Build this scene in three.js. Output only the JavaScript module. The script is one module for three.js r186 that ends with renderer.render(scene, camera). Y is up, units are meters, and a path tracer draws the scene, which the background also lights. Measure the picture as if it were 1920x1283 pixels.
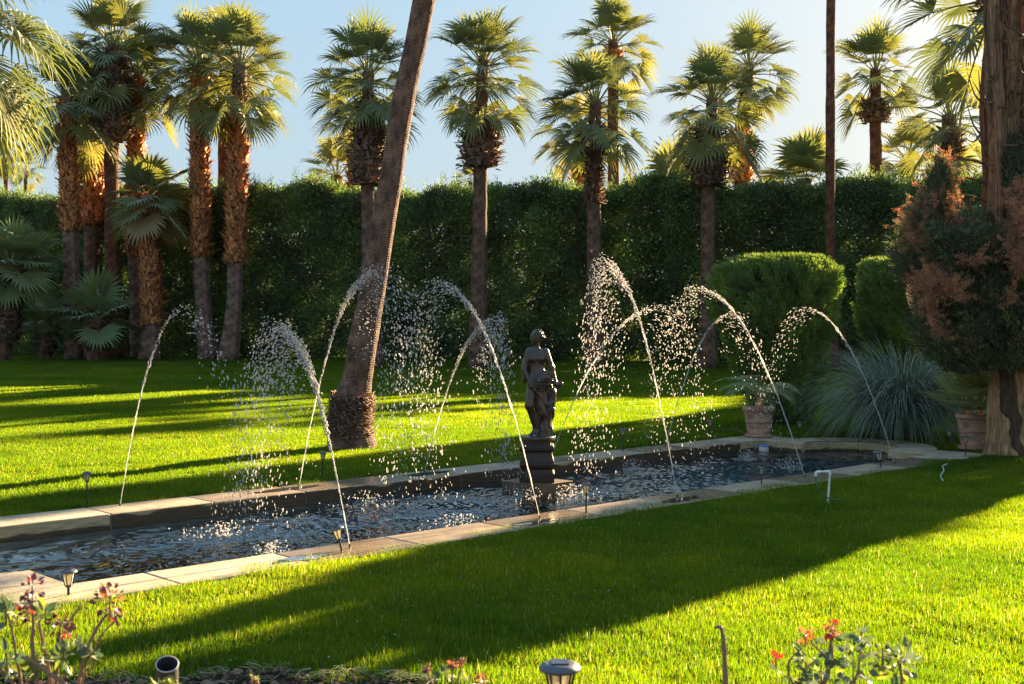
import * as THREE from 'three';
import { ImprovedNoise } from 'three/addons/math/ImprovedNoise.js';
import { mergeGeometries } from 'three/addons/utils/BufferGeometryUtils.js';
import { RoundedBoxGeometry } from 'three/addons/geometries/RoundedBoxGeometry.js';

// ---------------------------------------------------------------- camera, sky, sun, exposure
const scene = new THREE.Scene();
const EYE = 2.16, FPX = 2400, PITCH = -Math.atan(51.5 / 2400);
const camera = new THREE.PerspectiveCamera(2 * Math.atan(641.5 / FPX) * 180 / Math.PI, 1024 / 684, 0.1, 2000);
camera.position.set(0, EYE, 0);
camera.rotation.set(PITCH, 0, 0);
camera.focus = 15; camera.userData.fStop = 5.6;
const renderer = new THREE.WebGLRenderer({ antialias: true });
renderer.toneMapping = THREE.LinearToneMapping;
renderer.toneMappingExposure = 7.5;
renderer.shadowMap.enabled = true;
const AZ = 39 * Math.PI / 180, EL = 16.5 * Math.PI / 180;
const sunDir = new THREE.Vector3(Math.sin(AZ) * Math.cos(EL), Math.sin(EL), -Math.cos(AZ) * Math.cos(EL));
{ // late-afternoon air: paler towards the horizon, whiter towards the sun; unseen zenith brightened to fill shade
  const W = 1024, H = 512, d = new Float32Array(W * H * 4), dir = new THREE.Vector3();
  for (let y = 0; y < H; y++) for (let x = 0; x < W; x++) {
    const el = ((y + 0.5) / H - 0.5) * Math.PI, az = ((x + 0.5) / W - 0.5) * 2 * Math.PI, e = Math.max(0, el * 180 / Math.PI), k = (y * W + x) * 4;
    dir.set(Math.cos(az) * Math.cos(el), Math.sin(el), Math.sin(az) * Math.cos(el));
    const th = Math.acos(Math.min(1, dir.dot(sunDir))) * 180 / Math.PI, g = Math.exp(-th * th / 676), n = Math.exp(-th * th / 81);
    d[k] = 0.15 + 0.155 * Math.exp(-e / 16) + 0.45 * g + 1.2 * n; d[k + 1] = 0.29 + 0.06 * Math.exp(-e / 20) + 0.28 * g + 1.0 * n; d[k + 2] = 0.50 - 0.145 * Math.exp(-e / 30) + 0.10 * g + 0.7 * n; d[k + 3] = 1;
  }
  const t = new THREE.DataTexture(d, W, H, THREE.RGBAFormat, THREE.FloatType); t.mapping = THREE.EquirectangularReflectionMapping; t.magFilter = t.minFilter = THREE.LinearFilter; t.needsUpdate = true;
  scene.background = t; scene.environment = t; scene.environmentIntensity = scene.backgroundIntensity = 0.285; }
const sun = new THREE.DirectionalLight(new THREE.Color(1.0, 0.745, 0.43), 5.0);
sun.name = 'sun'; sun.position.copy(sunDir).multiplyScalar(120); sun.castShadow = true;
Object.assign(sun.shadow.camera, { left: -60, right: 60, top: 60, bottom: -60, near: 1, far: 300 });
sun.shadow.mapSize.set(4096, 4096);
scene.add(sun); scene.add(sun.target);

// ---------------------------------------------------------------- helpers
let seed = 12345;
const rnd = () => { seed = (seed + 0x6D2B79F5) | 0; let t = Math.imul(seed ^ (seed >>> 15), 1 | seed); t = (t + Math.imul(t ^ (t >>> 7), 61 | t)) ^ t; return ((t ^ (t >>> 14)) >>> 0) / 4294967296; };
const rr = (a, b) => a + (b - a) * rnd();
const gauss = () => (rnd() + rnd() + rnd() + rnd() - 2) * 0.87;
const setSeed = (n) => { seed = n; };
const perlin = new ImprovedNoise();
const nz = (x, y = 0, z = 0) => perlin.noise(x + 31.7, y + 11.3, z + 7.9);
const fbm = (x, y, z = 0, o = 4) => { let s = 0, a = 0.5, f = 1; for (let i = 0; i < o; i++) { s += a * nz(x * f, y * f, z * f); a *= 0.5; f *= 2.03; } return s; };
const clamp = (x, a = 0, b = 1) => Math.max(a, Math.min(b, x)), lerp = (a, b, t) => a + (b - a) * t;
const sstep = (a, b, x) => { const t = clamp((x - a) / (b - a)); return t * t * (3 - 2 * t); };
const V = (x, y, z) => new THREE.Vector3(x, y, z);
const lin = (r, g, b) => new THREE.Color().setRGB(r, g, b);
const cp = Math.cos(PITCH), sp = Math.sin(PITCH);
// a point seen at photograph pixel (px, py): at forward depth d, or on the level h
const ray = (px, py) => { const x = (px - 960) / FPX, y = -(py - 641.5) / FPX; return V(x, y * cp + sp, y * sp - cp); };
const atDepth = (px, py, d) => { const r = ray(px, py); return r.multiplyScalar(d / -r.z).add(camera.position); };
const onLevel = (px, py, h = 0) => { const r = ray(px, py); return r.multiplyScalar((h - EYE) / r.y).add(camera.position); };
const taken = {};
const numbered = (n) => { const k = taken[n] = (taken[n] ?? -1) + 1; return k ? n + '_' + String(k).padStart(3, '0') : n; };
function tag(o, label, category, group, kind) { if (label) o.userData.label = label; if (category) o.userData.category = category; if (group) o.userData.group = group; if (kind) o.userData.kind = kind; return o; }
function thing(name, label, category, p = V(0, 0, 0), group) { const o = new THREE.Group(); o.name = numbered(name); o.position.copy(p); scene.add(o); return tag(o, label, category, group); }
function mesh(name, geo, mat, parent, kind) { const m = new THREE.Mesh(geo, mat); m.name = parent ? name : numbered(name); m.castShadow = m.receiveShadow = true; (parent || scene).add(m); if (kind) m.userData.kind = kind; return m; }
function inst(name, geo, mat, mats, parent, cols) {
  const m = new THREE.InstancedMesh(geo, mat, mats.length); m.name = parent ? name : numbered(name); m.castShadow = m.receiveShadow = true; m.userData.kind = 'stuff';
  mats.forEach((M, i) => m.setMatrixAt(i, M)); if (cols) cols.forEach((c, i) => m.setColorAt(i, c));
  (parent || scene).add(m); return m;
}
const M4 = (p, q, s) => new THREE.Matrix4().compose(p, q, typeof s === 'number' ? V(s, s, s) : s);
const qE = (x, y, z, o = 'YXZ') => new THREE.Quaternion().setFromEuler(new THREE.Euler(x, y, z, o));
const UP = V(0, 1, 0);
const qTo = (from, to) => new THREE.Quaternion().setFromUnitVectors(from, to);

class MB {                                         // mesh builder
  constructor() { this.p = []; this.i = []; this.uv = []; this.c = []; }
  v(x, y, z, u = 0, w = 0, c) { this.p.push(x, y, z); this.uv.push(u, w); if (c) this.c.push(c[0], c[1], c[2]); return this.p.length / 3 - 1; }
  t(a, b, c) { this.i.push(a, b, c); }
  q(a, b, c, d) { this.i.push(a, b, c, a, c, d); }
  geo() {
    const g = new THREE.BufferGeometry();
    g.setAttribute('position', new THREE.Float32BufferAttribute(this.p, 3)); g.setAttribute('uv', new THREE.Float32BufferAttribute(this.uv, 2));
    if (this.c.length) g.setAttribute('color', new THREE.Float32BufferAttribute(this.c, 3));
    g.setIndex(this.i); g.computeVertexNormals(); return g;
  }
  // tube along points with radii, closed ring seam carries its own uv column
  tube(pts, rad, seg = 8, o = {}) {
    const n = pts.length, { wob = null, cap = true, uvs = 1 } = o;
    let T = V(0, 0, 0), N = null, rows = [], len = 0;
    for (let i = 0; i < n; i++) {
      T = pts[Math.min(n - 1, i + 1)].clone().sub(pts[Math.max(0, i - 1)]).normalize();
      if (!N) N = Math.abs(T.y) < 0.9 ? V(0, 1, 0).cross(T).normalize() : V(1, 0, 0).sub(T.clone().multiplyScalar(T.x)).normalize();
      else N.sub(T.clone().multiplyScalar(N.dot(T))).normalize();
      const B = T.clone().cross(N); if (i) len += pts[i].distanceTo(pts[i - 1]);
      const row = [];
      for (let k = 0; k <= seg; k++) {
        const a = k / seg * 2 * Math.PI, kk = k % seg, r = (typeof rad === 'function' ? rad(i / (n - 1)) : rad[i]) * (wob ? wob(i, kk / seg * 2 * Math.PI, len) : 1);
        const x = N.x * Math.cos(a) + B.x * Math.sin(a), y = N.y * Math.cos(a) + B.y * Math.sin(a), z = N.z * Math.cos(a) + B.z * Math.sin(a);
        row.push(this.v(pts[i].x + x * r, pts[i].y + y * r, pts[i].z + z * r, k / seg * uvs, len));
      }
      rows.push(row);
    }
    for (let i = 0; i < n - 1; i++) for (let k = 0; k < seg; k++) this.q(rows[i][k], rows[i][k + 1], rows[i + 1][k + 1], rows[i + 1][k]);
    if (cap) for (const [e, fl] of [[0, 1], [n - 1, 0]]) { const c = this.v(pts[e].x, pts[e].y, pts[e].z, 0.5, 0); for (let k = 0; k < seg; k++) fl ? this.t(c, rows[e][k + 1], rows[e][k]) : this.t(c, rows[e][k], rows[e][k + 1]); }
    return this;
  }
}
const tubeGeo = (pts, rad, seg, o) => new MB().tube(pts, rad, seg, o).geo();
const curve = (pts, n) => new THREE.CatmullRomCurve3(pts).getPoints(n);

// ---------------------------------------------------------------- textures and materials
function tex(w, h, f, srgb = true, rep) {
  const d = new Uint8Array(w * h * 4);
  for (let y = 0; y < h; y++) for (let x = 0; x < w; x++) { const c = f(x / w, y / h, x, y), k = (y * w + x) * 4; d[k] = clamp(c[0]) * 255; d[k + 1] = clamp(c[1]) * 255; d[k + 2] = clamp(c[2]) * 255; d[k + 3] = 255; }
  const t = new THREE.DataTexture(d, w, h); t.wrapS = t.wrapT = THREE.RepeatWrapping; t.magFilter = THREE.LinearFilter; t.minFilter = THREE.LinearMipmapLinearFilter; t.generateMipmaps = true;
  if (srgb) t.colorSpace = THREE.SRGBColorSpace; if (rep) t.repeat.set(...rep); t.needsUpdate = true; return t;
}
// periodic noise on the unit square
const h2 = (x, y, k) => { let n = Math.imul(x, 374761393) ^ Math.imul(y, 668265263) ^ Math.imul(Math.round(k * 7) + 11, 974634777); n = Math.imul(n ^ (n >>> 13), 1274126177); return ((n ^ (n >>> 16)) >>> 0) / 4294967296; };
const vn = (u, v, fx, fy, k) => { const x = u * fx, y = v * fy, xi = Math.floor(x), yi = Math.floor(y), a = x - xi, b = y - yi, sx = a * a * (3 - 2 * a), sy = b * b * (3 - 2 * b), m = (p, q) => ((p % q) + q) % q; return lerp(lerp(h2(m(xi, fx), m(yi, fy), k), h2(m(xi + 1, fx), m(yi, fy), k), sx), lerp(h2(m(xi, fx), m(yi + 1, fy), k), h2(m(xi + 1, fx), m(yi + 1, fy), k), sx), sy) - 0.5; };
const pn = (u, v, f, o = 4, k = 0, fy = f) => { let s = 0, a = 0.62; f = Math.max(1, Math.round(f)); fy = Math.max(1, Math.round(fy)); for (let i = 0; i < o; i++) { s += a * vn(u, v, f, fy, k + i); a *= 0.5; f *= 2; fy *= 2; } return s; };
const grey = (x) => [x, x, x];
const std = (o) => new THREE.MeshStandardMaterial(o), phys = (o) => new THREE.MeshPhysicalMaterial(o);
const leafMat = (c, tr = 0.4, o = {}) => phys({ color: c, roughness: 0.95, transmission: tr, thickness: 0, side: THREE.DoubleSide, ...o });
const T = {};
T.bark = tex(128, 512, (u, v) => { const rings = Math.sin(v * 6.2832 * 26 + pn(u, v, 9, 3) * 1.6); const fib = pn(u, v, 40, 2, 3, 20); const b = 0.62 + rings * 0.1 + fib * 0.5 + pn(u, v, 5, 3, 9) * 0.5; return grey(b); }, false);
T.barkCol = tex(128, 512, (u, v) => { const n = pn(u, v, 6, 4, 2), f = pn(u, v, 50, 2, 5), r = Math.sin(v * 6.2832 * 26 + pn(u, v, 9, 3) * 1.6); const k = 0.55 + n * 0.5 + f * 0.4 + r * 0.05; return [k, k * 0.86, k * 0.76]; });
T.conc = tex(512, 512, (u, v) => { const n = pn(u, v, 5, 5), f = pn(u, v, 60, 3, 4); const k = 0.8 + n * 0.35 + f * 0.22; return [k, k * 0.93, k * 0.82]; });
T.concB = tex(256, 256, (u, v) => grey(0.5 + pn(u, v, 40, 3) * 0.6 + pn(u, v, 8, 3, 3) * 0.3), false);
T.wood = tex(256, 256, (u, v) => { const n = pn(u, v, 64, 3, 0, 5) * 0.6 + pn(u, v, 8, 3, 6) * 0.25; const k = 0.72 + n; return [k, k * 0.88, k * 0.72]; });
T.soil = tex(256, 256, (u, v) => { const k = 0.5 + pn(u, v, 12, 5) * 0.9; return [k, k * 0.8, k * 0.62]; });
T.soilB = tex(256, 256, (u, v) => grey(0.5 + pn(u, v, 24, 5) * 0.9), false);
T.clay = tex(256, 256, (u, v) => { const k = 0.78 + pn(u, v, 7, 5) * 0.5 + pn(u, v, 50, 2, 8) * 0.2; return [k, k * 0.9, k * 0.82]; });
const stainTex = (line, amp, k) => tex(512, 64, (u, v) => { const e = line + pn(u, 0.3, 5, 4, k) * amp + pn(u, v, 30, 2, k) * 0.12, wet = sstep(0.05, -0.05, v - e), n = pn(u, v, 24, 3, k + 2) * 0.3, pale = [0.74 + n, 0.68 + n, 0.56 + n], dark = [0.33 + n * 0.6, 0.26 + n * 0.6, 0.17 + n * 0.5]; return pale.map((c, i) => lerp(c, dark[i], wet)); });
T.stainDry = stainTex(0.5, 0.35, 1); T.stainWet = stainTex(0.9, 0.7, 5);
const M = {
  stainDry: std({ color: lin(0.74, 0.66, 0.54), map: T.stainDry, bumpMap: T.concB, bumpScale: 0.002, roughness: 0.75 }),
  stainWet: std({ color: lin(0.72, 0.62, 0.48), map: T.stainWet, bumpMap: T.concB, bumpScale: 0.002, roughness: 0.6 }),
  trunk: std({ color: lin(0.47, 0.32, 0.245), map: T.barkCol, bumpMap: T.bark, bumpScale: 0.02, roughness: 0.95 }),
  trunkPale: std({ color: lin(0.60, 0.46, 0.40), map: T.barkCol, bumpMap: T.bark, bumpScale: 0.012, roughness: 0.95 }),
  trunkRed: std({ color: lin(0.46, 0.22, 0.13), map: T.barkCol, bumpMap: T.bark, bumpScale: 0.02, roughness: 0.95 }),
  boot: std({ color: lin(0.58, 0.225, 0.08), roughness: 0.8, side: THREE.DoubleSide }),
  bootDark: std({ color: lin(0.24, 0.15, 0.105), roughness: 0.85, side: THREE.DoubleSide }),
  petiole: leafMat(lin(0.26, 0.25, 0.06), 0.15, { roughness: 0.7 }),
  leafA: leafMat(lin(0.135, 0.165, 0.04), 0.46, { clearcoat: 0.35, clearcoatRoughness: 0.35 }),
  leafB: leafMat(lin(0.215, 0.22, 0.04), 0.5, { clearcoat: 0.3, clearcoatRoughness: 0.35 }),
  leafC: leafMat(lin(0.30, 0.27, 0.055), 0.5, { clearcoat: 0.2, clearcoatRoughness: 0.4 }),
  leafPale: leafMat(lin(0.20, 0.255, 0.085), 0.4, { clearcoat: 0.35, clearcoatRoughness: 0.3 }),
  leafPot: leafMat(lin(0.30, 0.36, 0.10), 0.45, { clearcoat: 0.2, clearcoatRoughness: 0.4 }),
  leafDry: leafMat(lin(0.36, 0.25, 0.10), 0.4),
  conc: std({ color: lin(0.56, 0.515, 0.45), map: T.conc, bumpMap: T.concB, bumpScale: 0.002, roughness: 0.9 }),
  concMid: std({ color: lin(0.46, 0.405, 0.34), map: T.conc, bumpMap: T.concB, bumpScale: 0.002, roughness: 0.7 }),
  concDamp: std({ color: lin(0.36, 0.30, 0.24), map: T.conc, bumpMap: T.concB, bumpScale: 0.0015, roughness: 0.42 }),
  concWet: std({ color: lin(0.3, 0.25, 0.2), map: T.conc, bumpMap: T.concB, bumpScale: 0.0008, roughness: 0.2 }),
  soil: std({ color: lin(0.15, 0.098, 0.06), map: T.soil, bumpMap: T.soilB, bumpScale: 0.03, roughness: 1 }),
  thatch: std({ color: lin(0.05, 0.075, 0.016), map: T.soil, bumpMap: T.soilB, bumpScale: 0.03, roughness: 1 }),
  bronze: phys({ color: lin(0.065, 0.038, 0.025), metalness: 0.4, roughness: 0.36, clearcoat: 0.4, clearcoatRoughness: 0.3 }),
  pedestal: phys({ color: lin(0.05, 0.03, 0.02), roughness: 0.45, specularIntensity: 0.7, map: T.conc, clearcoat: 0.15, clearcoatRoughness: 0.25 }),
  plinth: std({ color: lin(0.16, 0.105, 0.065), map: T.conc, bumpMap: T.concB, bumpScale: 0.003, roughness: 0.55 }),
  clay: std({ color: lin(0.60, 0.44, 0.355), map: T.clay, bumpMap: T.concB, bumpScale: 0.004, roughness: 0.9 }),
  black: std({ color: lin(0.018, 0.018, 0.02), roughness: 0.45 }),
  capGrey: std({ color: lin(0.10, 0.10, 0.11), roughness: 0.4, metalness: 0.3 }),
  panel: std({ color: lin(0.02, 0.025, 0.06), roughness: 0.15 }),
  lens: phys({ color: lin(0.75, 0.68, 0.52), roughness: 0.8, transmission: 0.6, thickness: 0, side: THREE.DoubleSide }),
  pvc: std({ color: lin(0.72, 0.68, 0.58), roughness: 0.45 }),
  hose: std({ color: lin(0.02, 0.09, 0.045), roughness: 0.4 }),
  hosePale: std({ color: lin(0.42, 0.55, 0.46), roughness: 0.4 }),
  stream: phys({ color: lin(0.8, 0.79, 0.78), roughness: 0.68, transmission: 0.85, thickness: 0, clearcoat: 0.8, clearcoatRoughness: 0.05, side: THREE.DoubleSide }),
  water: phys({ color: lin(0.66, 0.64, 0.62), roughness: 0.8, transmission: 0.75, thickness: 0, clearcoat: 0.6, clearcoatRoughness: 0.1, side: THREE.DoubleSide }),
};

// ---------------------------------------------------------------- ground
const AX = { x: 0.725, d: 0.689 }, CX = { x: 0.689, d: -0.725 }, PC = { x: 0, d: 15.79 };      // pool axis, across it (towards the camera), a point on the centre line
const pool = (s, t, y = 0) => V(PC.x + AX.x * s + CX.x * t, y, -(PC.d + AX.d * s + CX.d * t));
const poolST = (x, z) => { const dx = x - PC.x, dd = -z - PC.d; return [dx * AX.x + dd * AX.d, dx * CX.x + dd * CX.d]; };
const YAW = Math.atan2(AX.d, AX.x);               // turn about y that takes +x to the pool's axis
const HW = 1.585, CW = 0.62, S0 = -6.4, S1 = 7.5, RC = 0.8, WATER = -0.17;
const boxSD = (s, t, a, b, h) => { const qx = Math.abs(s - (a + b) / 2) - (b - a) / 2, qy = Math.abs(t) - h; return Math.hypot(Math.max(qx, 0), Math.max(qy, 0)) + Math.min(Math.max(qx, qy), 0); };
const outerSD = (s, t) => Math.min(boxSD(s, t, S0 - CW, S1 + CW, HW + CW), Math.hypot(s - S1 - 0.1, t) - RC - CW, Math.hypot(s - S0 + 0.1, t) - RC - CW);
const innerSD = (s, t) => Math.min(boxSD(s, t, S0, S1, HW), Math.hypot(s - S1 - 0.1, t) - RC, Math.hypot(s - S0 + 0.1, t) - RC);
// soil bed edge of the lawn near the camera: d of the edge for each x
const bedEdge = (x) => { const e = 7.72 + x * 0.06 - Math.max(0, x + 0.75) * 0.9 + nz(x * 2.1, 3) * 0.14; return Math.max(e, 6.0); };
const bank = (x, d) => 0.5 * sstep(7.3, 4.4, d) - 0.06 * sstep(0, 0.12, bedEdge(x) - d) + (d < bedEdge(x) ? nz(x * 3, d * 3) * 0.035 + nz(x * 9, d * 9, 4) * 0.018 : 0);
{
  const sh = new THREE.Shape([[-700, 900], [700, 900], [700, 6], [-700, 6]].map(([x, d]) => new THREE.Vector2(x, d)));
  const hole = new THREE.Path([pool(S0 - 0.35, -HW - 0.35), pool(S1 + 0.35, -HW - 0.35), pool(S1 + 0.35, -0.9), pool(S1 + 1.1, -0.6), pool(S1 + 1.1, 0.6), pool(S1 + 0.35, 0.9), pool(S1 + 0.35, HW + 0.35), pool(S0 - 0.35, HW + 0.35), pool(S0 - 0.35, 0.9), pool(S0 - 1.1, 0.6), pool(S0 - 1.1, -0.6), pool(S0 - 0.35, -0.9)].map((p) => new THREE.Vector2(p.x, -p.z)));
  sh.holes.push(hole);
  const g = new THREE.ShapeGeometry(sh); g.rotateX(-Math.PI / 2); g.translate(0, -0.045, 0);
  tag(mesh('lawn_ground', g, M.thatch), 'dark earth under the mown lawn', 'lawn', null, 'structure');
  M.thatch.map.repeat.set(1, 1);
  const b = new MB(), nx = 150, nd = 90, x0 = -7, x1 = 7;
  for (let j = 0; j <= nd; j++) for (let i = 0; i <= nx; i++) { const x = lerp(x0, x1, i / nx), d = lerp(-2, 8.6, j / nd); b.v(x, d < bedEdge(x) ? Math.max(bank(x, d), -0.2) : Math.max(-0.075, bank(x, d) - 0.03) - (d > 7.4 ? 0.02 : 0), -d, x, d); }
  for (let j = 0; j < nd; j++) for (let i = 0; i < nx; i++) { const a = j * (nx + 1) + i; b.q(a, a + 1, a + nx + 2, a + nx + 1); }
  tag(mesh('planting_bed', b.geo(), M.soil), 'bare brown soil bed in front of the lawn', 'soil bed', null, 'structure');
}
// ---------------------------------------------------------------- pool
{
  const p = new THREE.Group(); p.name = 'pool'; p.position.copy(pool(0, 0, 0)); p.rotation.y = YAW; scene.add(p);
  tag(p, 'long narrow ornamental pool with concrete coping and rounded bay end', 'pool', null, 'structure');
  // in the group's own axes x = s, z = t
  const wetSpots = [[-4.2, -1], [-1.75, -1], [0.36, -1], [2.75, -1], [5.4, -1], [-3.83, 1], [-1.35, 1], [0.94, 1], [3.6, 1], [5.9, 1]];
  const slabMat = (s, side) => { const w = Math.min(...wetSpots.filter((a) => a[1] === side).map((a) => Math.abs(a[0] - s) + (a[0] < -3 && side < 0 ? 0.5 : 0))); return s > 6.7 || s < (side < 0 ? -4.6 : -4.9) ? M.conc : s < (side < 0 ? -3.3 : -4.0) ? M.concMid : w < 0.5 ? M.concWet : M.concDamp; };
  const TH = 0.24;
  const slab = (a, b, t0, t1, m) => { const L = b - a - 0.008, g = new RoundedBoxGeometry(L, TH, t1 - t0, 2, 0.018); const uv = g.attributes.uv, ps = g.attributes.position; for (let i = 0; i < uv.count; i++) uv.setXY(i, (ps.getX(i) + a) * 0.7, (ps.getZ(i) + ps.getY(i) + t0) * 0.7); const sm = m === M.conc ? M.stainDry : M.stainWet; for (const gr of g.groups) if (t1 - t0 > 0.7 ? gr.materialIndex < 2 : gr.materialIndex > 3) for (let i = gr.start; i < gr.start + gr.count; i++) uv.setXY(i, (ps.getX(i) + ps.getZ(i) + a + t0) * 0.3, 0.01 + 0.98 * (ps.getY(i) + TH / 2) / TH); const o = mesh('coping_slab', g, t1 - t0 > 0.7 ? [sm, sm, m, m, m, m] : [m, m, m, m, sm, sm], p); o.position.set((a + b) / 2, -TH / 2 + nz(a * 3, t0) * 0.004, (t0 + t1) / 2); };
  const N = 12, L = (S1 + CW - S0 + CW) / N;
  for (const sd of [-1, 1]) for (let i = 0; i < N; i++) { const a = S0 - CW + i * L, b = a + L; slab(a, b, sd < 0 ? -HW - CW : HW, sd < 0 ? -HW : HW + CW, slabMat((a + b) / 2, sd)); }
  for (const [e, dir] of [[S1, 1], [S0, -1]]) {
    for (const sd of [-1, 1]) { const a = dir > 0 ? e : e - CW, t0 = sd < 0 ? -HW + 0.004 : RC + 0.004, t1 = sd < 0 ? -RC - 0.004 : HW - 0.004; slab(a, a + CW, t0, t1, M.conc); }
    const n = 5;
    for (let k = 0; k < n; k++) {
      const c0 = -Math.PI / 2 + k / n * Math.PI + 0.006, c1 = -Math.PI / 2 + (k + 1) / n * Math.PI - 0.006, sh = new THREE.Shape();
      sh.absarc(0, 0, RC + CW, c0, c1, false); sh.absarc(0, 0, RC, c1, c0, true);
      const g = new THREE.ExtrudeGeometry(sh, { depth: TH - 0.03, bevelEnabled: true, bevelThickness: 0.015, bevelSize: 0.012, bevelOffset: -0.012, bevelSegments: 2, curveSegments: 8 });
      g.rotateX(Math.PI / 2); { const uv = g.attributes.uv, ps = g.attributes.position; for (const gr of g.groups) if (gr.materialIndex === 1) for (let i = gr.start; i < gr.start + gr.count; i++) uv.setXY(i, Math.atan2(ps.getZ(i), ps.getX(i)) * 0.4 + k, 0.01 + 0.98 * (ps.getY(i) + TH) / TH); } const o = mesh('coping_slab', g, [M.conc, M.stainDry], p); o.position.set(e + dir * (0.1 + CW * 0 ), -0.013, 0); if (dir < 0) o.rotation.y = Math.PI;
    }
  }
  // wall below the coping and floor
  const w = new MB(), pts = [];
  const arc = (cx, dir) => { for (let k = 0; k <= 14; k++) { const a = -Math.PI / 2 + k / 14 * Math.PI; pts.push([cx + dir * RC * Math.cos(a), dir * RC * Math.sin(a)]); } };
  pts.push([S0, -HW], [S1, -HW], [S1, -RC]); arc(S1 + 0.1, 1); pts.push([S1, RC], [S1, HW], [S0, HW], [S0, RC]); arc(S0 - 0.1, -1); pts.push([S0, -RC]);
  pts.forEach((q, i) => { w.v(q[0], -TH + 0.02, q[1], i, 0); w.v(q[0], -0.95, q[1], i, 1); });
  for (let i = 0; i < pts.length; i++) { const a = i * 2, b = ((i + 1) % pts.length) * 2; w.q(a, b, b + 1, a + 1); }
  mesh('pool_wall', w.geo(), std({ color: lin(0.14, 0.17, 0.2), roughness: 0.8, side: THREE.DoubleSide }), p);
  const f = new THREE.PlaneGeometry(18, 6); f.rotateX(-Math.PI / 2); const fl = mesh('pool_floor', f, std({ color: lin(0.12, 0.18, 0.27), roughness: 0.8 }), p); fl.position.set(0.5, -0.94, 0);
}
const FAR = [[-4.16, 1.5, 2.25, 3.1, 0], [-1.75, 1.64, 2.72, 3.1, 1], [0.30, 1.5, 2.14, 1.85, 2], [2.75, 2.2, 2.3, 3.3, 3], [5.44, 1.36, 2.2, 2.4, 4]];
const NEAR = [[-3.83, 1.2, 2.07, 2.2, 0], [-1.35, 1.675, 2.55, 3.0, 1], [0.94, 1.24, 2.86, 1.75, 2], [3.6, 1.87, 2.56, 3.0, 3], [5.9, 1.58, 2.28, 2.6, 4]];
const landings = [...FAR.map((j) => [j[0], -2.05 + j[3]]), ...NEAR.map((j) => [j[0], 1.85 - j[3]])];
{
  // water: a closed body whose top is rippled
  const b = new MB(), ds = 0.017, a0 = S0 - 1, a1 = S1 + 1, ns = Math.round((a1 - a0) / ds), nt = Math.round(2 * (HW + 0.02) / ds), rows = [];
  const wv = [[], []]; setSeed(77);
  for (let i = 0; i < 34; i++) { const fine = i % 2, l = fine ? rr(0.08, 0.2) : rr(0.24, 0.6), a = fine ? rr(0, 6.283) : 1.0 + gauss() * 0.9; wv[fine].push([Math.cos(a) * 6.283 / l, Math.sin(a) * 6.283 / l, rr(0, 6.283), l * rr(0.5, 1)]); }
  const hgt = (s, t) => {
    const wx = s + nz(s * 1.3, t * 1.3, 3) * 0.3, wt = t + nz(s * 1.3, t * 1.3, 9) * 0.3; let near = 0, h = 0, rip = 0;
    for (const [ls, lt] of landings) { const r2 = (s - ls) * (s - ls) + (t - lt) * (t - lt); if (r2 < 6) { const r = Math.sqrt(r2); near += Math.exp(-r2 / 1.6); rip += 0.004 * Math.exp(-r * 1.6) * Math.sin(r * 46 - ls) + 0.014 * Math.exp(-r2 / 0.12) * nz(s * 17, t * 17, ls); } }
    const chop = 0.2 + Math.min(1, near) * 0.5, long = Math.max(0.25, 0.75 + 0.9 * nz(s * 0.9, t * 0.9, 5)) * (1 - 0.55 * Math.min(1, near));
    for (const w of wv[0]) h += 0.0085 * long * w[3] * Math.sin(w[0] * wx + w[1] * wt + w[2]);
    for (const w of wv[1]) h += 0.0145 * chop * w[3] * Math.sin(w[0] * wx + w[1] * wt + w[2]);
    return WATER + h + rip;
  };
  for (let i = 0; i <= ns; i++) { const row = []; for (let j = 0; j <= nt; j++) { const s = lerp(a0, a1, i / ns), t = lerp(-HW - 0.02, HW + 0.02, j / nt), p = pool(s, t, hgt(s, t)); row.push(b.v(p.x, p.y, p.z, s, t)); } rows.push(row); }
  for (let i = 0; i < ns; i++) for (let j = 0; j < nt; j++) b.q(rows[i][j], rows[i][j + 1], rows[i + 1][j + 1], rows[i + 1][j]);
  const edge = []; for (let j = 0; j <= nt; j++) edge.push(rows[0][j]); for (let i = 1; i <= ns; i++) edge.push(rows[i][nt]); for (let j = nt - 1; j >= 0; j--) edge.push(rows[ns][j]); for (let i = ns - 1; i > 0; i--) edge.push(rows[i][0]);
  const low = edge.map((k) => b.v(b.p[k * 3], -0.93, b.p[k * 3 + 2])), c = b.v(pool(0.5, 0).x, -0.93, pool(0.5, 0).z);
  for (let k = 0; k < edge.length; k++) { const n = (k + 1) % edge.length; b.q(edge[k], low[k], low[n], edge[n]); b.t(low[k], c, low[n]); }
  tag(mesh('pool_water', b.geo(), phys({ color: lin(0.9, 0.96, 0.95), roughness: 0.03, ior: 1.33, transmission: 1, thickness: 0.7, attenuationColor: lin(0.25, 0.45, 0.55), attenuationDistance: 1.2 })), 'dark rippled water of the long pool', 'water', null, 'structure');
}

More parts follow.
